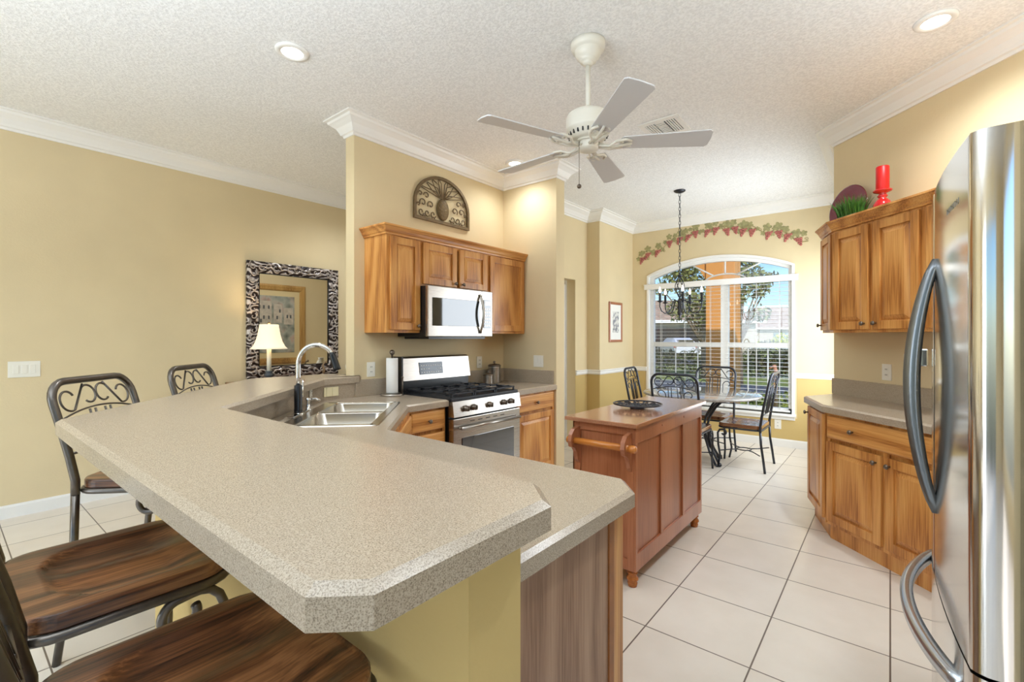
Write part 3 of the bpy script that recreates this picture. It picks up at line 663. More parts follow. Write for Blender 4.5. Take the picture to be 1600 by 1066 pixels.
# ------------------------------------------------------------------ refrigerator
FX0, FX1 = 1.20, 2.115
fr = thing('refrigerator', 'tall stainless french-door refrigerator with bottom freezer at the right edge', 'refrigerator', ((FX0+FX1)/2, -.5, 0))
hw = (FX1-FX0)/2
MB().box(-hw+.004, -.40, .03, hw-.004, .305, 1.74, .006).build('cabinet_body', fridgegrey, fr)
def bow(x): return .382+.028*(1-(x/hw)**2)     # front y in local coordinates
def fdoor(x0, x1, z0, z1, name, lab=None):
    n = 14; f_ = []; b_ = .318
    ys = [(x0+(x1-x0)*i/n) for i in range(n+1)]
    prof = [(x0, b_), (x0, bow(x0)-.02), (x0+.006, bow(x0)-.006)]+[(x0+.014, bow(x0+.014))]+[(x, bow(x)) for x in ys[1:-1]]+[(x1-.014, bow(x1-.014)), (x1-.006, bow(x1)-.006), (x1, bow(x1)-.02), (x1, b_)]
    m = MB(); k = len(prof); vs = [(x, y, z) for z in (z0, z1) for x, y in prof]
    m.add(vs, [tuple(range(k)), tuple(range(2*k-1, k-1, -1))], False)
    m.add(vs, [(i+1, i, i+k, i+1+k) for i in range(k-1)]+[(0, k-1, 2*k-1, k)], True)
    return m.build(name, steelF, fr)
dl = fdoor(.0015, hw, .768, 1.765, 'door'); dr = fdoor(-hw, -.0015, .768, 1.765, 'door'); dz = fdoor(-hw, hw, .06, .761, 'freezer_drawer')
def vhandle(x, door):
    m = MB(); z0, z1 = .935, 1.585; y0 = bow(x)-.004; n = 22
    rings = []
    for i in range(n+1):
        t = i/n; z = z0+(z1-z0)*t; o = .05*math.sin(PI*t)**.75
        w_ = .014; d_ = .011+.006*math.sin(PI*t)
        rings.append([(x-w_, y0+o-.004, z), (x-w_*.6, y0+o+d_, z), (x+w_*.6, y0+o+d_, z), (x+w_, y0+o-.004, z), (x+w_*.5, y0+o-d_, z), (x-w_*.5, y0+o-d_, z)])
    m.loft(rings, True, True); return m.build('handle', handle_m, door)
vhandle(.04, dl); vhandle(-.04, dr)
m = MB(); n = 24; rings = []
for i in range(n+1):
    t = i/n; x = -.36+.74*t; o = .06*math.sin(PI*t)**.75; y0 = bow(x)-.004; z = .685
    rings.append([(x, y0+o-.012, z-.016), (x, y0+o+.012, z-.012), (x, y0+o+.014, z+.008), (x, y0+o+.004, z+.016), (x, y0+o-.014, z+.014)])
m.loft(rings, True, True).build('handle', mat('freezer_handle_metal', lin(190, 196, 204), .22, .9), dz)
m = MB(); m.box(-hw+.01, .20, 1.74, -hw+.09, .375, 1.76, .006); m.lathe([(.035, 0), (.035, .022), (.028, .024), (.001, .024)], 18, c=(-hw+.05, .345, 1.735)); m.box(-hw+.0, .16, 1.735, hw, .31, 1.75, .003)
m.build('hinge_cover', fridgegrey, fr)
MB().box(-hw+.006, .306, .06, hw-.006, .319, 1.75).build('door_gasket', black_m, fr)
MB().box(hw-.002, .40, 1.285, hw+.01, .425, 1.345, .004).build('clip', chrome_m, dl)
# maker's word is illegible in the photo: a faint row of small raised strokes
m = MB()
for i in range(9):
    x = -hw+.10+i*.014; m.box(x, bow(x)-.001, 1.655, x+.002, bow(x)+.0006, 1.667); m.box(x, bow(x)-.001, 1.655+(i % 3)*.0048, x+.008, bow(x)+.0006, 1.6575+(i % 3)*.0048)
m.build('logo', handle_m, dr)
wb = MB()
for i in range(7):
    a = 2*PI*i/7; c_, s_ = math.cos(a), math.sin(a)
    wb.tube([(.05*c_, .05*s_, 0), (.085*c_, .085*s_, .05), (.07*c_, .07*s_, .10), (.05*c_, .05*s_, .13), (.075*c_, .075*s_, .165)], .004, 6)
for r, z in ((.05, .004), (.085, .05), (.05, .13)): wb.tube([(r*math.cos(2*PI*i/20), r*math.sin(2*PI*i/20), z) for i in range(20)], .004, 6, closed=True)
wb.lathe([(.048, 0), (.05, .006), (.001, .007)], 20)
wbo = wb.build('wire_basket', iron2_m); wbo.location = (1.33, -.30, 1.7635)
tag(wbo, 'dark wrought wire basket on top of the refrigerator, cut off by the right edge', 'basket')

# ------------------------------------------------------------------ island cart (local: world axes)
IX0, IX1, IY0, IY1, IZ = 2.375, 3.60, 1.065, 1.495, .914
cart = thing('island_cart', 'reddish wooden island cart with panelled sides and towel bar on turned feet', 'island', ((IX0+IX1)/2, (IY0+IY1)/2, 0))
ox, oy = (IX0+IX1)/2, (IY0+IY1)/2
TP = [(IX0-ox+.0, IY0-oy-.004), (IX1-ox, IY0-oy-.004), (IX1-ox, IY1-oy+.02), (IX0-ox, IY1-oy+.02)]
m, _ = slab(TP, IZ-.022, IZ, .004); m.build('cart_top', CHERRYT, cart)
bx0, bx1, by0, by1, bz0, bz1 = IX0-ox+.03, IX1-ox-.05, IY0-oy+.012, IY1-oy-.02, .10, IZ-.022
MB().box(bx0+.012, by0+.012, bz0, bx1-.012, by1-.012, bz1).build('cart_body', CHERRY, cart)
m = MB(); y0 = by0; fx = [bx0, bx0+(bx1-bx0)/3, bx0+2*(bx1-bx0)/3, bx1]
m.box(bx0, y0, bz0, bx1, y0+.012, bz0+.095, .002); m.box(bx0, y0, bz1-.09, bx1, y0+.012, bz1, .002)
for i, x in enumerate(fx):
    xa = x if i == 0 else (x-.026 if i == 3 else x-.018); m.box(xa, y0, bz0+.095, xa+(.026 if i in (0, 3) else .036), y0+.012, bz1-.09, .002)
for x in (bx0+(bx1-bx0)/3, bx0+2*(bx1-bx0)/3): m.lathe([(.007, 0), (.007, .003), (.001, .004)], 12, Matrix.Translation((x, y0+.001, bz1-.04)) @ Matrix.Rotation(PI/2, 4, 'X'))
m.box(bx0, by1-.012, bz0, bx1, by1, bz1, .002); m.build('side_frame', CHERRY, cart)
m = MB(); x0 = bx0
m.box(x0, by0+.0125, bz0, x0+.012, by0+.05, bz1, .002); m.box(x0, by1-.05, bz0, x0+.012, by1, bz1, .002); m.box(x0, by0+.05, bz0, x0+.012, by1-.05, bz0+.06, .002); m.box(x0, by0+.05, bz1-.05, x0+.012, by1-.05, bz1, .002)
m.build('end_frame', CHERRY, cart); MB().box(bx1-.012, by0+.0125, bz0, bx1, by1-.0125, bz1, .002).build('end_frame', CHERRY, cart)
for x in (bx0+.045, bx1-.045):
    for y in (by0+.04, by1-.04):
        f = MB().lathe([(.026, .1), (.024, .09), (.030, .082), (.030, .074), (.022, .066), (.032, .05), (.033, .04), (.024, .026), (.028, .02), (.024, 0), (.001, 0)][::-1], 20).build('foot', HONEY, cart); f.location = (x, y, 0)
for y in (by0+.035, by1-.035):
    m = MB()
    prof = [(0, .085), (-.06, .075), (-.088, .045), (-.098, .01), (-.085, -.025), (-.055, -.035), (-.035, -.06), (-.02, -.11), (0, -.13)]
    m.add([(bx0+x, y+s, .775+z) for s in (-.012, .012) for x, z in prof], [tuple(range(9)), tuple(range(17, 8, -1))]+[((i+1) % 9, i, i+9, (i+1) % 9+9) for i in range(9)])
    m.build('towel_bracket', CHERRY, cart)
m = MB().cyl((bx0-.058, by0+.0, .785), (bx0-.058, by1-.0, .785), .019, 18)
m.tube([(bx0-.058, by0-.028, .785), (bx0-.058, by0-.02, .785), (bx0-.058, by0+.012, .785)], lambda t: .021 if t > .3 else .014, 16); m.build('towel_bar', HONEY, cart)
# pierced iron plate on the cart
ip = thing('iron_trivet_plate', 'round dark pierced iron plate on the island cart top', 'plate', (2.93, 1.30, IZ))
RP = .155
m = MB(); cup = lambda r: .017+.014*(r/RP)**2
m.tube([(RP*math.cos(2*PI*i/40), RP*math.sin(2*PI*i/40), cup(RP)) for i in range(40)], .005, 6, closed=True)
for r in (.03, .085): m.tube([(r*math.cos(2*PI*i/28), r*math.sin(2*PI*i/28), cup(r)) for i in range(28)], .0035, 6, closed=True)
for k in range(12):
    a = 2*PI*k/12
    sp = spiral(.118, 0, .028, .008, 180, 560, 16); m.tube([(x*math.cos(a)-y*math.sin(a), x*math.sin(a)+y*math.cos(a), cup(math.hypot(x, y))) for x, y in sp], .004, 6)
    sp = spiral(.057, 0, .025, .006, 0, 400, 14); m.tube([(x*math.cos(a+.26)-y*math.sin(a+.26), x*math.sin(a+.26)+y*math.cos(a+.26), cup(math.hypot(x, y))) for x, y in sp], .004, 6)
    m.tube([(.03*math.cos(a), .03*math.sin(a), cup(.03)), (RP*math.cos(a), RP*math.sin(a), cup(RP))], .003, 6)
m.build('plate_lattice', iron2_m, ip)
MB().lathe([(.045, 0), (.05, .003), (.042, .010), (.04, .016), (.001, .017)], 20).build('plate_foot', iron2_m, ip)

# ------------------------------------------------------------------ iron chairs and bar stools
def rr2(w, d, r, n=6, taper=0):
    P = []
    for cx, cy, a in ((d/2-r, -w/2+r, -90), (d/2-r, w/2-r, 0), (-d/2+r, w/2-r, 90), (-d/2+r, -w/2+r, 180)): P += arc(cx, cy, r, a, a+90, n)
    return P
def make_chair(name, label, cat, SH, TH, Wd, Dp, tr, stool, mtl, wmat):
    c = thing(name, label, cat)
    # seat: rounded, scooped slab
    outline = rr2(Wd, Dp, .085 if stool else .06, 8); res = []
    for i in range(len(outline)):
        a_, b_ = Vector(outline[i]), Vector(outline[(i+1) % len(outline)]); ns = max(1, int((b_-a_).length/.02))
        res += [tuple(a_+(b_-a_)*(j/ns)) for j in range(ns)]
    outline = res
    n = len(outline); m = MB(); K = 9; zt = SH
    def scoop(x, y):
        xx = max(0, -x/(Dp*.33)); v_ = max(0, 1-abs(y/(Wd*.39))**3-xx**2.4)**.42*(1-.55*math.exp(-(y/(Wd*.10))**2)); fade = min(1, max(.25, (Dp*.5-x)/(Dp*.3)))
        return -(.026 if stool else .011)*v_*fade
    rings = [[(x*.99, y*.99, zt-.036) for x, y in outline], [(x, y, zt-.032) for x, y in outline], [(x, y, zt-.006) for x, y in outline], [(x*.985, y*.985, zt) for x, y in outline]]
    for k in range(1, 25):
        q = .985*(1-k/24.5); rings.append([(x*q, y*q, zt+scoop(x*q, y*q)) for x, y in outline])
    m.loft(rings, True, False); so = m.build('seat', wmat, c)
    for p in so.data.polygons: p.use_smooth = p.index >= n*3
    zf = SH-.047; fr_ = rr2(Wd-.0, Dp-.0, .08, 5)
    MB().tube([(x, y, zf) for x, y in fr_], .0125 if stool else .010, 8, closed=True).build('seat_frame', mtl, c)
    hx, hy = Dp/2-.012, Wd/2-.002
    lean = .115 if stool else .10
    bz = lambda z: -hx-.005-lean*max(0, (z-SH)/(TH-SH))**1.15       # x of the back plane at height z
    # back posts and top rail
    rc = .09
    pts = [(bz(SH-.06), -hy, SH-.06), (bz(SH), -hy, SH)]+[(bz(z), -hy, z) for z in (SH+.1, SH+.2, TH-rc-.03)]
    pts += [(bz(TH-rc+y), -hy+rc-z, TH-rc+y) for z, y in arc(0, 0, rc, 0, 90, 6)]
    pts += [(x, -y, z) for x, y, z in pts[::-1]]
    MB().tube(pts, tr, 10).build('back_frame', mtl, c)
    # scrollwork in the back plane; coordinates (y, z)
    m = MB(); sr = .0048 if stool else .005
    def draw(P, r=sr): m.tube([(bz(z), y, z) for y, z in P], r, 6)
    iw = hy-tr; zt_ = TH-tr; zr_ = TH-.125; zb = SH+.11
    arcR = [(y, zr_-.035*(y/iw)**2) for y in [-iw+2*iw*i/16 for i in range(17)]]
    draw(arcR, sr*.9)
    for s in (-1, 1):
        R1 = .046
        P = spiral(s*(iw-R1-.012), zt_-.072, R1, R1, 60 if s > 0 else 120, (60-0)-(-240) if False else (120+235 if s < 0 else 60-235), 16) if False else None
        cx, cz = s*(iw-.064), zt_-.066
        a0, a1 = (150, -110) if s > 0 else (30, 290)
        P = spiral(cx, cz, .034, .05, a0, a1, 18)
        P += [(s*.06, zt_-.004)]
        draw(P)
        cx, cz = s*.043, zt_-.052
        a0, a1 = (50, 310) if s > 0 else (130, -130)
        draw(spiral(cx, cz, .043, .036, a0, a1, 16))
        # lower C scrolls
        cx, cz = s*(iw-.075), zr_-.085
        a0, a1 = (-150, 150) if s > 0 else (-30, -330)
        P = spiral(cx, cz, .018, .055, (-60 if s > 0 else 240), (200 if s > 0 else -20), 18)
        P += [(s*(iw-.125), zr_-.20), (s*(iw-.135), zb+.01)]
        draw(P)
        for k, y in enumerate((.03, .062)):
            draw([(s*y, zr_-.01), (s*(y+.002), zr_-.1), (s*(y-.008), zb)])
    draw([(-iw, zb), (iw, zb)], sr*1.2)
    m.build('scrollwork', mtl, c)
    # legs
    for s in (-1, 1):
        m = MB(); k = .05 if stool else .03
        m.tube([(-hx-.005, s*hy, SH-.05), (-hx-.012, s*hy, SH*.6), (-hx-.02-k*.4, s*(hy+.005), SH*.3), (-hx-.02-k, s*(hy+.012), 0)], tr*.92, 8); m.build('leg', mtl, c)
    for s in (-1, 1):
        m = MB(); y = s*(hy-.0)
        if stool:
            R = .062; cx = hx-.03; cz = SH-.065-R
            P = spiral(cx-.0, cz, .018, R, -60, -290, 14) if False else []
            P = spiral(.083, SH-.106, .036, .043, 385, 90, 22)+[(.105, SH-.060), (.128, SH-.059), (.152, SH-.066), (.172, SH-.086), (.184, SH-.118), (.188, SH-.16), (.184, SH*.6), (.182, SH*.3), (.205, 0)]
            m.tube([(x, y, z) for x, z in P], tr*.72, 10)
        else:
            cx = hx-.01
            P = spiral(cx-.035, SH-.105, .012, .036, 330, 90, 12)+[(cx+.0, SH-.075), (cx+.02, SH-.11), (cx+.015, SH*.5), (cx-.005, SH*.25), (cx+.02, 0)]
            m.tube([(x, y, z) for x, z in P], tr*.85, 8)
        m.build('leg', mtl, c)
    m = MB(); zs = .30 if stool else .17
    m.tube([(-hx-.02, -hy, zs), (-hx*.2, -hy*.45, zs), (hx*.6, -hy*.3, zs+.0), (hx+.01, -hy+.01, zs)] if not stool else [(hx+.03, -hy, zs), (hx+.03, hy, zs)], .008, 6)
    if stool:
        m.tube([(-hx-.03, -hy, zs), (-hx-.03, hy, zs)], .008, 6)
        for s in (-1, 1): m.tube([(-hx-.03, s*hy, zs+.03), (hx+.03, s*hy, zs+.03)], .008, 6)
    else:
        m.v = []; m.f = []; m.sm = []
        ringp = [(.07*math.cos(2*PI*i/20), .07*math.sin(2*PI*i/20), zs) for i in range(20)]
        m.tube(ringp, .006, 6, closed=True)
        for sx_ in (-1, 1):
            for s in (-1, 1): m.tube([(sx_*hx, s*hy, zs+.0), (sx_*hx*.55, s*hy*.42, zs), (sx_*.05, s*.05, zs)], .006, 6)
    m.build('stretcher', mtl, c)
    return c
Wst, Dst, SH = .485, .43, .775
st = make_chair('bar_stool', 'bar stool nearest the camera with dark scooped seat under the clipped bar corner', 'stool', SH, 1.19, Wst, Dst, .0165, True, iron_m, SEATW)
st.location = (.312, .957, 0)
def place(o, x, y, rz, label): c = copy_tree(o); c.location = (x, y, 0); c.rotation_euler = (0, 0, rz); c['label'] = label; return c
place(st, .318, 1.66, 0, 'second bar stool from the camera, its scooped wooden seat fully in view')
dd_ = Vector((1, -1)).normalized()
def diagstool(bx_, by_, label):
    # (bx_, by_): back-left post at seat level; stool faces (1,-1)
    p = Vector((bx_, by_))+Vector((1, 1)).normalized()*(Wst/2)+dd_*(Dst/2)
    return place(st, p.x, p.y, -PI/4, label)
diagstool(.375, 2.70, 'bar stool at the left bar corner, scrolled iron back near the wall switch')
diagstool(.965, 3.33, 'farthest bar stool, small scrolled iron back by the framed mirror')

# dining set
TC = (5.42, 1.66)
tb = thing('dining_table', 'round stone-topped dining table on curved iron legs by the window', 'table', (*TC, 0))
MB().lathe([(.60, .735), (.615, .74), (.62, .752), (.615, .762), (.60, .766), (.001, .766)], 56).build('tabletop', tablem, tb)
MB().lathe([(.30, .70), (.34, .705), (.34, .735), (.001, .735)][::1], 32).build('apron', SEATW2, tb)
for k in range(4):
    a = PI/4+k*PI/2+.25; m = MB()
    for off in (-.025, .025):
        P = [(.30, .705), (.20, .62), (.11, .5), (.08, .4), (.10, .28), (.17, .13), (.25, .02), (.28, .008)]
        m.tube([(r*math.cos(a)-off*math.sin(a), r*math.sin(a)+off*math.cos(a), z) for r, z in P], .0125, 8)
    m.sphere((.285*math.cos(a), .285*math.sin(a), .022), .022, 10, 6)
    m.build('leg', iron2_m, tb)
MB().tube([(.10*math.cos(2*PI*i/20), .10*math.sin(2*PI*i/20), .40) for i in range(20)], .01, 6, closed=True).build('leg_ring', iron2_m, tb)
dc = make_chair('dining_chair', 'iron dining chair on the right of the round table, seen from the side', 'chair', .47, 1.01, .47, .42, .013, False, iron2_m, SEATW2)
dc.location = (5.54, 1.235, 0); dc.rotation_euler = (0, 0, PI/2)
place(dc, 4.96, 1.69, 0, 'iron dining chair with its back to the island cart, in front of the table')
place(dc, 5.87, 1.70, PI, 'iron dining chair on the far side of the table against the window')
place(dc, 5.38, 2.17, -PI/2+.12, 'iron dining chair at the left of the table by the picture wall')
# centrepiece
cpx = (5.22, 1.78)
cp = MB(); cp.lathe([(.05, 0), (.055, .005), (.02, .02), (.014, .06), (.03, .08), (.001, .085)], 16)
for i in range(26):
    a = random.uniform(0, 2*PI); r = random.uniform(.03, .10); z = random.uniform(.09, .20); p = Vector((r*math.cos(a), r*math.sin(a), z))
    q = p+Vector((math.cos(a)*.05, math.sin(a)*.05, random.uniform(-.02, .04))); s_ = Vector((-math.sin(a), math.cos(a), .3))*.02
    cp.add([p, (p+q)/2+s_, q, (p+q)/2-s_], [(0, 1, 2, 3)]); cp.tube([(0, 0, .07), tuple(p)], .0025, 5)
cpo = cp.build('table_centrepiece', mat('pewter_leaf', lin(110, 122, 136), .4, .5)); cpo.location = (*cpx, .767)
tag(cpo, 'small grey metal leaf arrangement standing on the round dining table', 'centrepiece')

# ------------------------------------------------------------------ chandelier
cl = thing('chandelier', 'black iron chandelier with five candle lights on a long chain over the dining table', 'chandelier', (5.49, 1.915, 0))
MB().lathe([(.065, ZC), (.065, ZC-.01), (.045, ZC-.022), (.012, ZC-.03), (.001, ZC-.032)][::-1], 24).build('ceiling_canopy', iron2_m, cl)
m = MB(); z = ZC-.03; i = 0
while z > 2.13:
    P = [(.0105*math.cos(2*PI*k/10), .026*math.sin(2*PI*k/10)) for k in range(10)]
    m.tube([((x if i % 2 else 0), (0 if i % 2 else x), z-.022+y) for x, y in P], .0032, 5, closed=True); z -= .041; i += 1
m.build('chain', iron2_m, cl)
m = MB(); m.lathe([(.001, 2.14), (.012, 2.13), (.012, 2.115), (.03, 2.11), (.03, 2.10), (.01, 2.09), (.001, 2.088)][::-1], 14)
for k in range(6):
    a0 = 2*PI*k/6; m.tube([((.045*math.sin(PI*j/12)+.006)*math.cos(a0+j*.16), (.045*math.sin(PI*j/12)+.006)*math.sin(a0+j*.16), 2.10-.25*j/12) for j in range(13)], .005, 6)
m.lathe([(.001, 1.60), (.012, 1.61), (.008, 1.63), (.024, 1.65), (.03, 1.68), (.018, 1.70), (.032, 1.73), (.02, 1.76), (.028, 1.80), (.012, 1.84), (.001, 1.86)], 16)
m.build('centre_column', iron2_m, cl)
for k in range(5):
    a = YAW+PI/2+.1+k*2*PI/5
    m = MB(); P = [(.02, 1.80), (.055, 1.815)]+[(.075-.02*math.cos(math.radians(t_)), 1.82+.018*math.sin(math.radians(t_))) for t_ in (0,)]+[(.085, 1.79), (.10, 1.72), (.135, 1.672), (.18, 1.662), (.22, 1.69), (.24, 1.74), (.24, 1.80)]
    ca, sa = math.cos(a), math.sin(a)
    m.tube([(r*ca, r*sa, z) for r, z in P], .0065, 7); m.tube([(r*ca, r*sa, z) for r, z in spiral(.083, 1.82, .006, .024, 0, 330, 12)], .004, 6)
    m.lathe([(.008, 1.79), (.03, 1.80), (.034, 1.808), (.014, 1.812), (.013, 1.90), (.001, 1.902)], 14, c=(.24*ca, .24*sa, 0))
    arm = m.build('arm', iron2_m, cl)
    MB().lathe([(.008, 1.90), (.014, 1.92), (.012, 1.94), (.004, 1.965), (.001, 1.972)], 12, c=(.24*ca, .24*sa, 0)).build('bulb', bulb_em, arm)

# ------------------------------------------------------------------ ceiling fan
HX, HY = 2.40, 1.37
fn = thing('ceiling_fan', 'white five-blade ceiling fan with pull chain hanging over the kitchen', 'fan', (HX, HY, 0))
MB().lathe([(.001, 2.97), (.026, 2.971), (.032, 2.985), (.0321, 2.986), (.046, 2.988), (.05, 3.0), (.0501, 3.001), (.066, 3.012), (.076, 3.035), (.078, 3.05), (.0781, 3.051), (.092, 3.054), (.1, 3.075), (.1, 3.098), (.001, 3.099)], 32).build('canopy', fanw_m, fn)
MB().cyl((0, 0, 2.68), (0, 0, 2.965), .0145, 14).lathe([(.03, 2.69), (.03, 2.715), (.016, 2.72)], 16).build('downrod', fanw_m, fn)
MB().lathe([(.001, 2.528), (.09, 2.53), (.105, 2.545), (.122, 2.58), (.128, 2.588), (.128, 2.59), (.128, 2.655), (.12, 2.675), (.10, 2.688), (.06, 2.692), (.001, 2.693)], 36).build('motor_housing', fanw_m, fn)
m = MB()
for k in range(24):
    a = 2*PI*k/24; m.box(.100, -.004, -.012, .116, .004, .010, M=Matrix.Rotation(a, 4, 'Z') @ Matrix.Translation((0, 0, 2.560)))
m.build('vent_slot', black_m, fn)
MB().lathe([(.001, 2.462), (.03, 2.464), (.055, 2.474), (.061, 2.485), (.061, 2.515), (.061, 2.516), (.074, 2.517), (.074, 2.53), (.001, 2.531)], 28).build('switch_housing', fanw_m, fn)
tips = [(962, 282), (795, 272), (755, 190), (980, 143), (1103, 228)]
angs = []
for u, vv in tips:
    d = 731.3*(EYE-2.50)/(vv-527); p = wp(u, d, 0); angs.append(math.atan2(p.y-HY, p.x-HX))
angs.sort(); base_a = sum(((a-k*2*PI/5) for k, a in enumerate(angs)))/5
for k in range(5):
    a = base_a+k*2*PI/5
    br = MB()
    for s in (-1, 1):
        br.tube([(.05, s*.012, -.01), (.12, s*.02, -.02), (.16, s*.05, -.006), (.21, s*.052, .0), (.245, s*.03, .0)], .0075, 7)
        br.tube([(x, s*y, -.004) for x, y in spiral(.185, .028, .02, .005, 180, -180, 12)], .005, 6)
    br.tube([(.05, 0, .01), (.14, 0, -.018), (.25, 0, 0)], .008, 7)
    o = br.build('blade_bracket', fanw_m, fn); o.location = (0, 0, 2.505); o.rotation_euler = (math.radians(0), 0, a)
    P = [(.20, -.055), (.665, -.076), (.68, -.062), (.685, .0), (.68, .062), (.665, .076), (.20, .055), (.185, .03), (.18, 0), (.185, -.03)]
    b = MB().prism(P, 0, .007).build('blade', blade_m, fn); b.location = (0, 0, 2.583); b.rotation_euler = Matrix.Rotation(a, 3, 'Z').to_euler()
    b.matrix_local = Matrix.Translation((0, 0, 2.507)) @ Matrix.Rotation(a, 4, 'Z') @ Matrix.Rotation(math.radians(-11), 4, 'X')
pc = FW*-.06+RT*-.06
MB().cyl((pc.x, pc.y, 2.255), (pc.x, pc.y, 2.50), .0018, 6).sphere((pc.x, pc.y, 2.245), .013, 12, 8).build('pull_chain', knob_m, fn)

# ------------------------------------------------------------------ recessed lights and vent
def can(x, y, label, power=42):
    c = thing('recessed_light', label, 'light', (x, y, ZC), 0, None)
    MB().lathe([(.06, -.001), (.062, -.012), (.085, -.014), (.094, -.006), (.095, 0), (.09, .001)][::1], 32).build('trim_ring', white_m, c)
    MB().lathe([(.001, -.010), (.062, -.008), (.062, -.002), (.001, -.001)], 28).build('lens', can_em, c)
    s = light('can_beam', 'SPOT', (0, 0, -.03), power, (.88, .94, 1), spot_size=math.radians(150), spot_blend=.9, shadow_soft_size=.06); s.parent = c
    return c
can(1.355, 2.79, 'round recessed ceiling light left of the fan', 45)
can(3.41, -.19, 'round recessed ceiling light near the right crown moulding', 80)
can(3.60, 2.87, 'recessed ceiling light over the range corner, half hidden by a fan blade', 30)
can(1.75, -.30, 'added out-of-view recessed ceiling light above the refrigerator front', 60)  # added lamp outside the view, put in to brighten the kitchen floor
can(3.0, 4.4, 'added unseen recessed ceiling light over the living room behind the alcove wall', 60)  # added lamp hidden by the alcove wall, brightens the mirrored room
vt = thing('ceiling_vent', 'white louvred air vent in the ceiling behind the fan', 'vent', (3.745, 1.43, ZC), 0)
MB().box(-.17, -.16, -.012, -.12, .16, 0, .003).box(.12, -.16, -.012, .17, .16, 0, .003).box(-.12, -.16, -.012, .12, -.12, 0, .003).box(-.12, .12, -.012, .12, .16, 0, .003).build('vent_frame', white_m, vt)
MB().box(-.12, -.12, -.003, .12, .12, -.001).build('vent_backing', mat('vent_dark', lin(60, 58, 56), .8), vt)
m = MB()
for i in range(4): m.box(-.12, -.112+i*.018, -.012, .12, -.103+i*.018, -.003)
for i in range(4): m.box(-.12, .05+i*.018, -.012, .12, .059+i*.018, -.003)
for i in range(8): m.box(-.112+i*.03, -.035, -.012, -.10+i*.03, .04, -.003)
m.build('louvres', white_m, vt)

# ------------------------------------------------------------------ wall pieces
def plate(loc, face, label, kind='outlet', w_=.075, h_=.118, mtl=None, n=1, horiz=False):
    # face = rotation about z so local -y points into the room
    c = thing('wall_outlet' if kind == 'outlet' else 'light_switch', label, 'outlet' if kind == 'outlet' else 'switch', loc, face)
    mtl = mtl or plastic_m
    if horiz: w_, h_ = h_, w_
    MB().box(-w_/2, -.006, -h_/2, w_/2, 0, h_/2, .0025).build('cover_plate', mtl, c)
    if kind == 'outlet':
        for s in (-1, 1):
            cx, cz = (s*.02, 0) if horiz else (0, s*.02)
            o = MB().box(cx-.016, -.0085, cz-.014, cx+.016, -.005, cz+.014, .002).build('socket', mtl, c)
            MB().box(cx-.007, -.0095, cz-.004, cx-.004, -.0083, cz+.006).box(cx+.004, -.0095, cz-.004, cx+.007, -.0083, cz+.006).build('slot', black_m, o)
    else:
        for i in range(n):
            cx = (i-(n-1)/2)*(.046)
            MB().box(cx-.016, -.010, -.033, cx+.016, -.005, .033, .002).build('rocker', mtl, c)
    return c
plate((.448, YL-.001, 1.135), 0, 'triple white rocker switch plate on the left living room wall', 'switch', w_=.178, h_=.125, n=3)
plate((2.22, YA-.001, 1.125), 0, 'white wall outlet between the bar end and paper towel holder', 'outlet')
plate((3.50, YA-.001, 1.13), 0, 'white wall outlet right of the range back panel', 'outlet')
plate((3.884, 2.79, 1.14), -PI/2, 'double switch plate on the side wall above the canister corner', 'switch', w_=.12, n=2)
plate((1.87, 3.2505, .977), 0, 'cream horizontal switch plate on the splash at the bar end', 'switch', w_=.118, h_=.07, mtl=cream_m, n=2)
q = ab(3.50, -1.0855) ; plate((q[0], q[1], .975), PI/4, 'small white outlet on the angled splash behind the faucet', 'outlet', w_=.06, h_=.09)
plate((*wallp(.49), 1.13), RZ, 'white outlet on the angled wall above the counter', 'outlet')
plate((*wallp(.66), 1.21), RZ, 'pale blank switch plate on the angled wall behind the refrigerator handle', 'switch', n=1)
plate((XW-.004, 1.11, .28), -PI/2, 'white outlet low on the wall below the nook window', 'outlet')
# frame helper (local x width, z height, faces -y)
def framed(name, label, cat, loc, rz, W, H, fw, fm, depth=.03):
    c = thing(name, label, cat, loc, rz)
    m = MB(); prof = [(0, 0), (0, -depth*.7), (fw*.3, -depth), (fw*.8, -depth*.75), (fw, -depth*.4), (fw, 0)]
    rings = []
    for cx, cz in ((-1, -1), (1, -1), (1, 1), (-1, 1)): rings.append([(cx*(W/2-a), y, cz*(H/2-a)) for a, y in prof])
    m.loft(rings, False, False, True); m.build('frame', fm, c); return c
t = NT('ornate_frame'); v = t.coords((1, 1, 1)); vo = t.n('TexNoise', i_Scale=11, i_Detail=1, i_Distortion=2.6); t.l(v, vo.inputs[0])
wv = t.n('TexWave', wave_type='RINGS', i_Scale=6, i_Distortion=9, i_Detail=1); wv.inputs['Detail Scale'].default_value = 1.6; t.l(v, wv.inputs[0])
t.l(t.ramp(wv.outputs['Fac'], [(.35, lin(44, 34, 32)), (.6, lin(112, 96, 92)), (.85, lin(206, 198, 194))]), t.b.inputs['Base Color']); t.b.inputs['Metallic'].default_value = .4; t.b.inputs['Roughness'].default_value = .35
t.bump(wv.outputs['Fac'], .8, .012); ornate = t.m
mr_ = framed('wall_mirror', 'large mirror in an ornate silver scrollwork frame on the left wall', 'mirror', (2.578, YL-.002, 1.57), 0, 1.035, 1.245, .125, ornate, .045)
MB().box(-.40, -.014, -.505, .40, -.006, .505).build('mirror_glass', mirror_m, mr_)
m = MB()
for s in (-1, 1): m.cyl((s*.395, -.02, -.50), (s*.395, -.02, .50), .006, 6); m.cyl((-.395, -.02, s*.50), (.395, -.02, s*.50), .006, 6)
m.build('inner_bead', black_m, mr_)
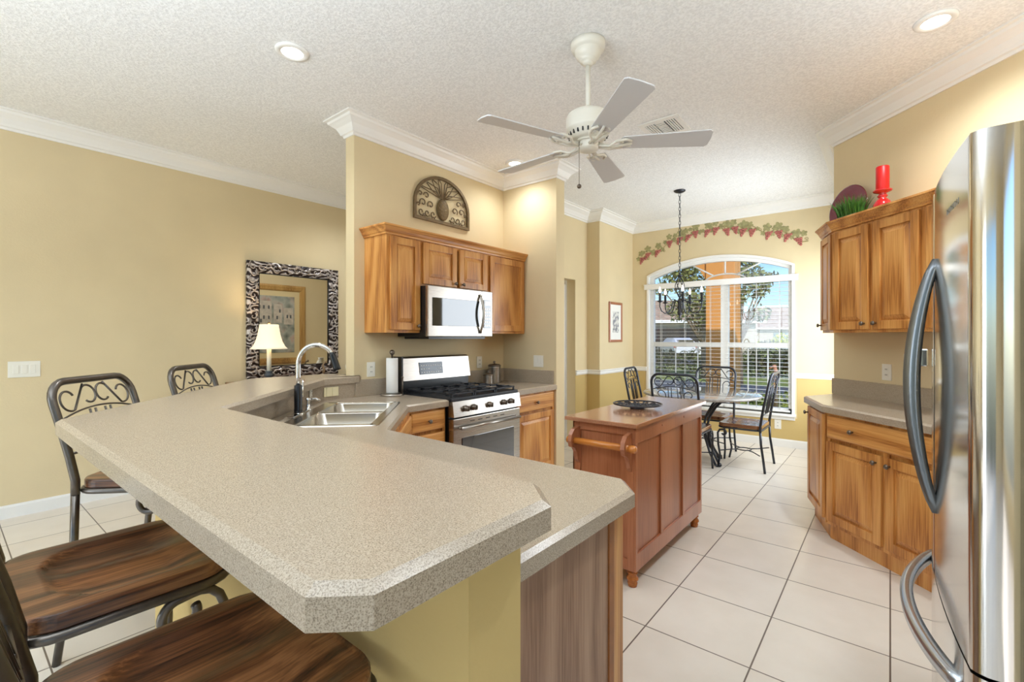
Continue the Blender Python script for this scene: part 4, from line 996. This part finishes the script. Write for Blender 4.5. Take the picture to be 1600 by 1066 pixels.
# carved leaf scrolls on the frame
m = MB()
def scrollrun(x0, z0, dx, dz, n):
    for i in range(n):
        cx, cz = x0+dx*(i+.5)/n, z0+dz*(i+.5)/n; s = 1 if i % 2 else -1
        base_ = math.degrees(math.atan2(dz, dx))
        m.tube([(x, -.044, z) for x, z in spiral(cx, cz, .036, .008, base_+s*30, base_+s*330, 12)], lambda t: .009*(1-t*.5), 6)
        m.tube([(cx+math.cos(math.radians(base_+s*q_))*rr, -.042, cz+math.sin(math.radians(base_+s*q_))*rr) for q_, rr in ((100, .05), (70, .045), (45, .05), (25, .06))], .006, 5)
scrollrun(-.46, -.6, 0, 1.2, 16); scrollrun(.46, -.6, 0, 1.2, 16); scrollrun(-.42, .565, .84, 0, 11); scrollrun(-.42, -.565, .84, 0, 11)
m.build('frame_carving', mat('silver_leaf', lin(180, 170, 164), .35, .7, noise=.3, nscale=30), mr_)
# painting seen in the mirror, on the back of the alcove wall (faces +Y)
gold = wood('gold_frame', lin(120, 84, 40), lin(168, 126, 66), lin(196, 156, 92), 'Z', k=6)
pt = framed('framed_painting', 'gold framed street scene painting reflected in the mirror', 'painting', (3.18, YA+.117, 1.575), PI, .92, 1.18, .09, gold, .04)
MB().box(-.40, -.012, -.53, .40, -.004, .53).build('mat_board', mat('mat_board', lin(222, 202, 156), .8), pt)
t = NT('street_painting'); q = t.n('TexVoronoi', i_Scale=9); q.distance = 'MANHATTAN'; t.l(t.coords(), q.inputs[0]); n_ = t.n('TexNoise', i_Scale=7, i_Detail=6); t.l(t.coords(), n_.inputs[0])
mx = t.n('Mix', data_type='RGBA'); mx.inputs[0].default_value = .55; t.l(t.ramp(n_.outputs[0], [(.3, lin(52, 66, 66)), (.45, lin(104, 118, 106)), (.55, lin(170, 164, 150)), (.66, lin(196, 130, 112)), (.8, lin(210, 208, 200))]), mx.inputs[6]); t.l(t.ramp(q.outputs['Distance'], [(.1, lin(88, 98, 96)), (.8, lin(190, 190, 182))]), mx.inputs[7]); t.l(mx.outputs[2], t.b.inputs['Base Color']); t.b.inputs['Roughness'].default_value = .3
MB().box(-.29, -.016, -.42, .29, -.011, .42).build('canvas', t.m, pt)
m = MB(); m.box(-.10, -.018, .02, .02, -.0155, .30).box(.05, -.018, -.02, .27, -.0155, .34).box(-.27, -.018, .0, -.13, -.0155, .25); m.build('painted_buildings', mat('painted_building', lin(196, 186, 172), .4, noise=.2, nscale=20), pt)
m = MB()
for x, z in ((-.07, .2), (-.03, .1), (.09, .25), (.16, .25), (.22, .25), (.09, .1), (.16, .1), (-.23, .12), (-.18, .12), (.2, .05)): m.box(x-.012, -.020, z-.025, x+.012, -.0178, z+.025)
m.build('painted_windows', mat('painted_window', lin(90, 92, 96), .4), pt)
# small framed print in the nook
pr = framed('framed_print', 'small botanical print in a cherry frame on the nook side wall', 'picture', (6.16, 3.073, 1.60), 0, .40, .57, .035, CHERRY, .022)
MB().box(-.17, -.008, -.255, .17, -.003, .255).build('mat_board', mat('white_mat', lin(240, 238, 230), .8), pr)
t = NT('sketch'); q = t.n('TexNoise', i_Scale=22, i_Detail=5); t.l(t.coords(), q.inputs[0]); t.l(t.ramp(q.outputs[0], [(.42, lin(130, 130, 138)), (.55, lin(224, 222, 214))]), t.b.inputs['Base Color'])
MB().box(-.09, -.011, -.15, .09, -.0075, .15).build('print', t.m, pr)
# arched pineapple grille over the cabinets
ag = thing('arched_wall_grille', 'arched iron wall plaque with pineapple and scrolls above the oak cabinets', 'wall decor', (2.99, YA-.012, 2.435))
aw, ah = .345, .20
AR = [(-aw, 0), (-aw, ah)]+[(aw*math.cos(math.radians(a)), ah+.235*math.sin(math.radians(a))) for a in range(180, -1, -10)]+[(aw, 0)]
m = MB(); r_ = []
AR2 = [(-aw, 0)]+[(aw*math.cos(math.radians(a)), .15+.285*math.sin(math.radians(a))) for a in range(180, -1, -8)]+[(aw, 0)]
n = len(AR2)
for i, (x, z) in enumerate(AR2):
    k = Vector((x, z-.15 if 0 < i < n-1 else -.15)).normalized(); ins_ = (x-k.x*.026, z-k.y*.026) if 0 < i < n-1 else (x*.925, .028)
    r_.append([(x, 0.006, z), (x, -.014, z), (ins_[0], -.014, ins_[1]), (ins_[0], .006, ins_[1])])
m.loft(r_, True, False, True)
m.build('frame', brown_iron, ag)
m = MB()
def dr2(P, r=.0058): m.tube([(x, -.004, z) for x, z in P], r, 5)
for s in (-1, 1):
    for cx, cz, R, a0, a1 in ((.12, .07, .035, 200, 560), (.19, .07, .033, 200, 560), (.26, .07, .035, 200, 560), (.15, .15, .038, -30, 330), (.24, .155, .04, -30, 330), (.29, .13, .02, 0, 300), (.20, .225, .033, 0, 330), (.27, .23, .025, 0, 330), (.115, .03, .02, 0, 300), (.225, .03, .018, 0, 300)):
        dr2([(s*x, z) for x, z in spiral(cx, cz, R, R*.25, a0, a1, 16)])
    for tx, tz in ((.06, .42), (.13, .39), (.19, .35), (.25, .30)):
        dr2([(s*.01, .24), (s*tx*.35, .24+(tz-.24)*.75), (s*tx, tz)], .0045); dr2([(s*.02, .235), (s*tx*.7, .24+(tz-.24)*.45), (s*tx*1.03, tz-.01)], .0045)
m.build('scrollwork', brown_iron, ag)
m = MB(); m.sphere((0, -.006, .135), .075, 20, 12, 1.35, M=Matrix.Diagonal((1, .35, 1, 1)))
m.build('pineapple', mat('pineapple_bronze', lin(110, 90, 56), .5, .3, bump=1, bscale=45, bdist=.01, noise=.3, nscale=60), ag)

# painted grape vine above the window (a painted wall decal, slightly raised)
def vine():
    leafm = mat('vine_leaf', lin(158, 152, 106), .8, noise=.25, nscale=30); grm = mat('vine_grape', lin(178, 106, 96), .8, noise=.15, nscale=40)
    c = thing('grape_vine_border', 'painted border of red grapes and green leaves arching over the window', 'wall decor', (XW, 1.86, 2.5))
    S = MB()
    def path(t): return 2.93-2.15*t, 2.47+.42*math.sin(PI*(.08+.84*t))**1.0-.07*(1-t)*0
    pts = []
    for i in range(61):
        t_ = i/60; y, z = path(t_); pts.append((XW-.004, y, z-.02+.035*math.sin(t_*38)))
    S.tube(pts, .005, 5)
    for k, t_ in enumerate([.01, .05, .12, .20, .27, .33, .37, .45, .50, .56, .61, .66, .71, .80, .85, .90, .95]):
        y, z = path(t_)
        # leaf: five lobed flat
        z += random.uniform(-.035, .03)
        for ly, lz, sc in ((y+random.uniform(-.02, .05), z+.055, random.uniform(.045, .06)), (y-.06, z+random.uniform(-.03, .05), random.uniform(.03, .045)), (y+.07, z+random.uniform(-.03, .03), random.uniform(.025, .04))):
            rot = random.uniform(0, PI); P = []
            for j in range(20):
                a = 2*PI*j/20; r = sc*(.62+.38*abs(math.cos(2.5*a))); P.append((ly+r*math.cos(a+rot), lz+r*math.sin(a+rot)))
            L = MB(); L.add([(XW-.003, a, b) for a, b in P]+[(XW-.0065, ly, lz)]+[(XW-.0005, a, b) for a, b in P], [(j, 20, (j+1) % 20) for j in range(20)]+[(j, (j+1) % 20, (j+1) % 20+21, j+21) for j in range(20)]); L.build('leaf', leafm, c).location = (-XW, -1.86, -2.5)
        G = MB(); sk_ = random.uniform(-.012, .018)
        for row in range(4):
            for q_ in range(4-row):
                gy = y+(q_-(3-row)/2)*.021+row*sk_; gz = z-.015-row*.026-(q_ % 2)*.006
                G.sphere((XW-.003, gy, gz), .0155, 8, 5, M=None)
        G.build('grape_bunch', grm, c).location = (-XW, -1.86, -2.5)
        S.tube([(XW-.003, a, b) for a, b in spiral(y-.09, z-.03, .022, .008, 0, 400, 12)], .003, 5)
    S.build('tendrils', mat('vine_tendril', lin(166, 152, 104), .8), c).location = (-XW, -1.86, -2.5)
vine()

# paper towel holder, canisters
pth = thing('paper_towel_holder', 'steel paper towel holder with a full white roll left of the range', 'holder', (2.31, 3.10, ZT))
MB().lathe([(.088, 0), (.09, .004), (.09, .014), (.08, .018), (.001, .019)], 32).build('base', steelH, pth)
MB().cyl((0, 0, .018), (0, 0, .33), .008, 10).sphere((0, 0, .345), .021, 16, 10).build('finial_rod', knob_m, pth)
MB().lathe([(.045, .022), (.046, .024), (.046, .298), (.045, .30), (.02, .30), (.02, .022)], 32).build('paper_roll', paper_m, pth)
MB().cyl((.078, -.03, .015), (.078, -.03, .135), .007, 10).sphere((.078, -.03, .142), .011, 12, 8).build('side_arm', knob_m, pth)
def canister(x, y, r, h, label):
    c = thing('canister', label, 'canister', (x, y, ZT), 0, None)
    MB().lathe([(r, 0), (r*1.02, .005), (r, h*.95), (r*1.03, h)], 28).build('canister_body', knob_m if False else steelH, c)
    MB().lathe([(r*1.05, h), (r*1.05, h+.012), (r*.8, h+.022), (.008, h+.026), (.007, h+.035), (.016, h+.045), (.001, h+.058)], 28).build('lid', knob_m, c)
canister(3.60, 3.14, .062, .17, 'tall metal canister with knob lid in the alcove corner')
canister(3.46, 3.10, .05, .085, 'short metal canister with knob lid beside the tall one')

# sideboard, lamp, vases under the mirror
sb = thing('sideboard', 'dark wooden sideboard below the mirror behind the bar', 'sideboard', (2.6, 5.02, 0))
MB().box(-.75, -.2, .90, .75, .2, .93, .006).build('sideboard_top', SEATW, sb)
MB().box(-.72, -.18, .12, .72, .19, .90, .004).build('sideboard_body', SEATW, sb)
for x in (-.69, .69):
    for y in (-.15, .16): MB().box(x-.025, y-.025, 0, x+.025, y+.025, .12, .004).build('leg', SEATW, sb)
lp = thing('table_lamp', 'small lit table lamp with flared cream shade in front of the mirror', 'lamp', (2.165, 4.95, .93))
MB().lathe([(.06, 0), (.062, .012), (.03, .025), (.025, .04), (.045, .06), (.048, .075), (.03, .09), (.038, .1), (.036, .11), (.001, .11)], 20).build('base', mat('slate_base', lin(72, 78, 84), .5), lp)
MB().cyl((0, 0, .105), (0, 0, .37), .022, 14).build('stem', candlew, lp)
sh = MB(); prof = [(.175, .335), (.150, .36), (.125, .41), (.105, .48), (.092, .56), (.088, .585)]
sh.lathe(prof+[(a-.003, b) for a, b in prof[::-1]], 8*4); s_o = sh.build('lamp_shade', shade_m, lp)
b_ = MB().sphere((0, 0, .44), .03, 12, 8).build('bulb', bulb_em, lp); l_ = light('lamp_glow', 'POINT', (0, 0, .50), 9, (1, .78, .5), shadow_soft_size=.05); l_.parent = lp
MB().lathe([(.006, .585), (.012, .595), (.012, .60), (.001, .615)], 12).build('finial', brown_iron, lp)
vs_ = MB().lathe([(.035, 0), (.04, .01), (.03, .03), (.06, .08), (.065, .12), (.045, .16), (.028, .175), (.04, .2), (.036, .2), (.001, .17)], 24).build('vase', mat('cream_ceramic', lin(226, 218, 196), .3, noise=.15, nscale=25)); vs_.location = (3.07, 4.90, .93)
tag(vs_, 'cream ceramic vase at the right end of the sideboard by the mirror frame', 'vase')
m = MB(); m.lathe([(.03, 0), (.032, .008), (.008, .015), (.006, .05), (.001, .051)], 14); m.tube([(0, 0, .045), (.01, 0, .09), (-.008, 0, .13), (.01, 0, .165), (.035, 0, .17)], lambda t: .016-.01*t, 8); m.sphere((.03, 0, .17), .014, 10, 6)
bd = m.build('bird_figurine', mat('figurine_bronze', lin(150, 124, 92), .4)); bd.location = (2.80, 5.03, .93); tag(bd, 'small long-necked bird figurine on the sideboard before the mirror', 'figurine')

# ------------------------------------------------------------------ outside
G0 = -.12
grassg = mat('lawn_grass', lin(120, 132, 52), .9, noise=.35, nscale=3, bump=.8, bscale=20, bdist=.03)
asph = mat('asphalt', lin(78, 80, 84), .9, noise=.15, nscale=6)
conc = mat('concrete', lin(200, 190, 176), .9, noise=.1, nscale=3)
stucco = mat('orange_stucco', lin(226, 158, 84), .9, bump=.6, bscale=50, bdist=.006)
struct(MB().box(XW+.2, -60, G0-.3, 130, 90, G0).build('ground_lawn', grassg))
struct(MB().box(XW+.2, -1.2, G0, 9.2, 7, G0+.03).build('ground_porch', conc))
struct(MB().prism([(11.2, -30), (15.2, -30), (16.8, 50), (12.8, 50)], G0, G0+.02).build('ground_street', asph))
struct(MB().prism([(26, -40), (32, -40), (32, 60), (26, 60)], G0, G0+.02).build('ground_far_street', asph))
struct(MB().prism([(22, 14), (50, 22), (52, 28), (20, 20)], G0+.02, G0+.04).build('ground_driveway', conc))
pcn = thing('porch_column', 'orange stucco porch column and arch outside the nook window', 'column', (0, 0, 0))
c0 = wp(1128, 8.35, 0); cx0, cy0 = c0.x, c0.y
pcn.location = (cx0, cy0, G0+.03)
MB().box(-.2, -.26, 0, .2, .22, 3.6, .01).box(-.24, -.30, 0, .24, .26, .25, .01).build('shaft', stucco, pcn)
m = MB(); ap = [(.20, 2.30)]+[(.20+1.0*(1-math.cos(math.radians(a))), 2.30+.75*math.sin(math.radians(a))) for a in range(10, 91, 10)]+[(3.2, 3.05), (3.2, 3.7), (.2, 3.7)]
m.add([(x, y, z) for x in (-.16, .16) for y, z in ap], [tuple(range(len(ap))), tuple(range(2*len(ap)-1, len(ap)-1, -1))]+[((i+1) % len(ap), i, i+len(ap), (i+1) % len(ap)+len(ap)) for i in range(len(ap))])
m.box(-1.5, .22, 3.0, -.16, 3.2, 3.12)
m.build('porch_arch', stucco, pcn)
def leafcloud(m, c, r, n, s, sq=1.0):
    for i in range(n):
        v = Vector((random.gauss(0, 1), random.gauss(0, 1), random.gauss(0, 1))).normalized()*(random.random()**.4)
        p = Vector(c)+Vector((v.x*r, v.y*r, v.z*r*sq)); a = Vector((random.gauss(0, 1), random.gauss(0, 1), random.gauss(0, 1))).normalized(); b = a.orthogonal().normalized(); s2 = s*random.uniform(.6, 1.3)
        m.add([p-a*s2, p+b*s2*.5, p+a*s2, p-b*s2*.5], [(0, 1, 2, 3)])
bark = mat('bark', lin(128, 112, 92), .95, noise=.25, nscale=15, bump=1, bscale=30, bdist=.02)
leafA = mat('oak_leaf', lin(126, 132, 66), .7, noise=.45, nscale=5)
hedgeM = mat('hedge_leaf', lin(74, 80, 44), .8, noise=.45, nscale=4)
yelM = mat('yellow_shrub_leaf', lin(196, 200, 40), .7, noise=.3, nscale=6)
def tree(u, d, label, blobs, tw=.16, trunk_top=2.2):
    p = wp(u, d, 0); t_ = thing('tree', label, 'tree', (p.x, p.y, G0))
    k = d/731.3; m = MB(); m.tube([(0, 0, 0), (.05, .02, 1), (-.03, .05, trunk_top), (.1, 0, trunk_top+1.2)], lambda q: tw*(1-.5*q), 10)
    for (du, v_, rp, n_) in blobs:
        q = RT*((du)*k); z = EYE-(v_-527)*k-G0; m.tube([(0, .02, trunk_top*.8), (q.x*.5, q.y*.5, trunk_top+(z-trunk_top)*.5), (q.x, q.y, z)], lambda s: tw*.45*(1-.7*s), 6)
    m.build('trunk', bark, t_); m = MB()
    for (du, v_, rp, n_) in blobs:
        q = RT*((du)*k); z = EYE-(v_-527)*k-G0; leafcloud(m, (q.x, q.y, z), rp*k, n_, .085*d/14, .8)
    m.build('crown', leafA, t_)
tree(1157, 14.5, 'tree with loose crown right of the orange column outside the window', [(8, 425, 26, 330), (26, 450, 20, 200), (-4, 462, 18, 160), (40, 436, 13, 80), (52, 430, 8, 25), (30, 490, 18, 90), (0, 400, 18, 200), (12, 380, 20, 200)], .085, 1.6)
tree(1100, 17, 'tree with wide crown left of the orange column outside the window', [(-20, 430, 30, 380), (-45, 440, 24, 240), (-10, 470, 28, 330), (-35, 485, 24, 220), (0, 500, 20, 140), (-30, 405, 28, 260), (-66, 452, 14, 70), (6, 480, 14, 60)], .12, 1.5)
def shrub(u, d, wd, ht, mt_, label, nl=900, s=.06, group=None, sq=None, long_=1):
    p = wp(u, d, 0); m = MB()
    for i in range(long_):
        q = RT*((i-(long_-1)/2)*wd*1.1); leafcloud(m, (q.x, q.y, ht*.5), wd*.62, nl//long_, s, ht/wd*.85)
    o = m.build('shrub', mt_); o.location = (p.x, p.y, G0); tag(o, label, 'shrub', group); return o
shrub(1060, 20, 1.2, 1.0, hedgeM, 'dark hedge across the street in the left window half', 2600, .07, long_=4)
shrub(1185, 17.5, 1.1, 1.15, hedgeM, 'dark hedge by the street in the right window half', 2600, .07, long_=3)
shrub(1226, 22, 1.0, 1.0, hedgeM, 'round dark bush at the far right of the window view', 900, .07)
shrub(1166, 48, 2.2, 1.6, yelM, 'yellow-green bush behind the tree trunk across the street', 500, .16)
shrub(1228, 50, 2.4, 1.9, yelM, 'yellow-green bush at the right before the far house', 500, .16)
shrub(1190, 56, 2.6, 1.2, hedgeM, 'low dark hedge between the two yellow bushes', 1400, .16, long_=4)
shrub(1185, 9.6, .5, .38, grassg, 'low green plant in the bed under the window', 500, .05, long_=3)
housew = mat('house_wall', lin(176, 166, 148), .9); roofm = mat('roof_tile', lin(168, 140, 118), .9, noise=.25, nscale=2, bump=.8, bscale=6, bdist=.1); glassd = mat('house_window', lin(120, 140, 140), .2)
def house(u, d, W, D, Hw, Hr, label, feats):
    p = wp(u, d, 0); h = thing('house', label, 'house', (p.x, p.y, G0), YAW-PI/2)
    MB().box(-W/2, 0, 0, W/2, D, Hw).build('house_wall', housew, h)
    m = MB(); e = .6; m.add([(-W/2-e, -e, Hw-.1), (W/2+e, -e, Hw-.1), (W/2+e, D+e, Hw-.1), (-W/2-e, D+e, Hw-.1), (-W/2+D*.45, D/2, Hw+Hr), (W/2-D*.45, D/2, Hw+Hr)], [(0, 1, 5, 4), (1, 2, 5), (2, 3, 4, 5), (3, 0, 4), (3, 2, 1, 0)])
    m.build('roof', roofm, h); m = MB().box(-W/2-e, -e-.02, Hw-.3, W/2+e, -e+.05, Hw-.05).build('fascia', white_m, h)
    for nm, x0, z0, x1, z1, mt_ in feats: MB().box(x0, -.08, z0, x1, .02, z1).build(nm, mt_, h)
dark_m = mat('garage_shade', lin(40, 40, 42), .9)  # flat panel on the house wall; the garage's inner shade is its colour
house(1062, 40, 13, 9, 3.0, 2.0, 'pale house with open garage shown by a shade-dark panel seen through the left window half', [('garage_shade_panel', -3.2, .05, 1.6, 2.3, dark_m), ('wall_trim', 1.6, .0, 1.85, 2.6, white_m)])
house(1225, 66, 26, 12, 2.9, 2.3, 'pale house with tiled roof seen through the right window half', [('window', -7.6, .7, -6.6, 2.2, glassd), ('window', -1.5, .6, 4.2, 2.1, glassd), ('entry_column', -8.6, 0, -8.2, 2.6, white_m), ('entry_column', -6.2, 0, -5.8, 2.6, white_m)])
house(1256, 92, 24, 14, 3.6, 4.2, 'distant house with brown peaked roof behind at the far right', [('window', -2, 1, 2, 2.2, glassd)])
# car in the garage
p = wp(1072, 34.5, 0)
cr = thing('car', 'white car parked in the open garage across the street', 'car', (p.x, p.y, G0+.03), YAW-PI/2)
carw = mat('car_paint', lin(222, 222, 226), .25, coat=.5)
MB().loft([[(x, y, z) for x, z in ((-.85*k, .3), (.85*k, .3), (.9*k, .7), (.86*k, .95), (.62*kk, h), (-.62*kk, h), (-.86*k, .95), (-.9*k, .7))] for y, k, kk, h in ((0, .96, 1.2, 1.0), (.5, 1, 1.05, 1.3), (.9, 1, 1, 1.42), (2.4, 1, 1, 1.42), (3.2, 1, 1.2, 1.0), (4.2, .95, 1.2, .9))], True, False).build('car_body', carw, cr)
MB().box(-.55, -.02, 1.0, .55, .45, 1.28).build('rear_window', blackgl_m, cr)
for s in (-1, 1):
    for y in (.7, 3.4): MB().cyl((s*.72, y, .32), (s*.92, y, .32), .32, 18).build('wheel', black_m, cr)
    MB().box(s*.8-.1, -.03, .7, s*.8+.1, .05, .85).build('tail_light', red_m, cr)
# carved crane post outside
p = wp(1212, 8.6, 0)
cs = thing('bird_statue', 'tall carved wooden bird statue outside the lower right window pane', 'statue', (p.x, p.y, G0+.03))
timb = mat('carved_wood', lin(206, 160, 104), .7, noise=.2, nscale=12)
MB().tube([(0, 0, 0), (.02, 0, .4), (0, .01, .72)], lambda t: .045-.01*t, 10).build('post', timb, cs)
MB().tube([(0, 0, .66), (0, .03, .76), (0, -.01, .84), (0, .02, .92)], lambda t: .05-.02*t, 10).sphere((0, .02, .93), .04, 12, 8).cyl((0, .04, .925), (0, .15, .88), .016, 8, r2=.004).build('bird', mat('bird_tan', lin(196, 140, 110), .7), cs)

# groups of like things
GRP = {'bar_stool': 'bar stools along the breakfast bar', 'dining_chair': 'dining chairs round the nook table', 'wall_outlet': 'wall outlets', 'light_switch': 'light switch plates',
       'recessed_light': 'recessed ceiling lights', 'wall_cabinet': 'oak wall cabinets', 'base_cabinet': 'oak base cabinets', 'canister': 'metal canisters by the range', 'window_blind': 'nook window blinds',
       'shrub': 'shrubs outside the window', 'tree': 'trees outside the window', 'house': 'houses across the street', 'wall_backsplash': 'backsplash strips', 'crown_moulding': 'crown mouldings on the cabinets'}
for o in list(bpy.data.objects):
    k = o.name.split('.')[0]
    if o.parent is None and k in GRP and 'label' in o: o['group'] = GRP[k]
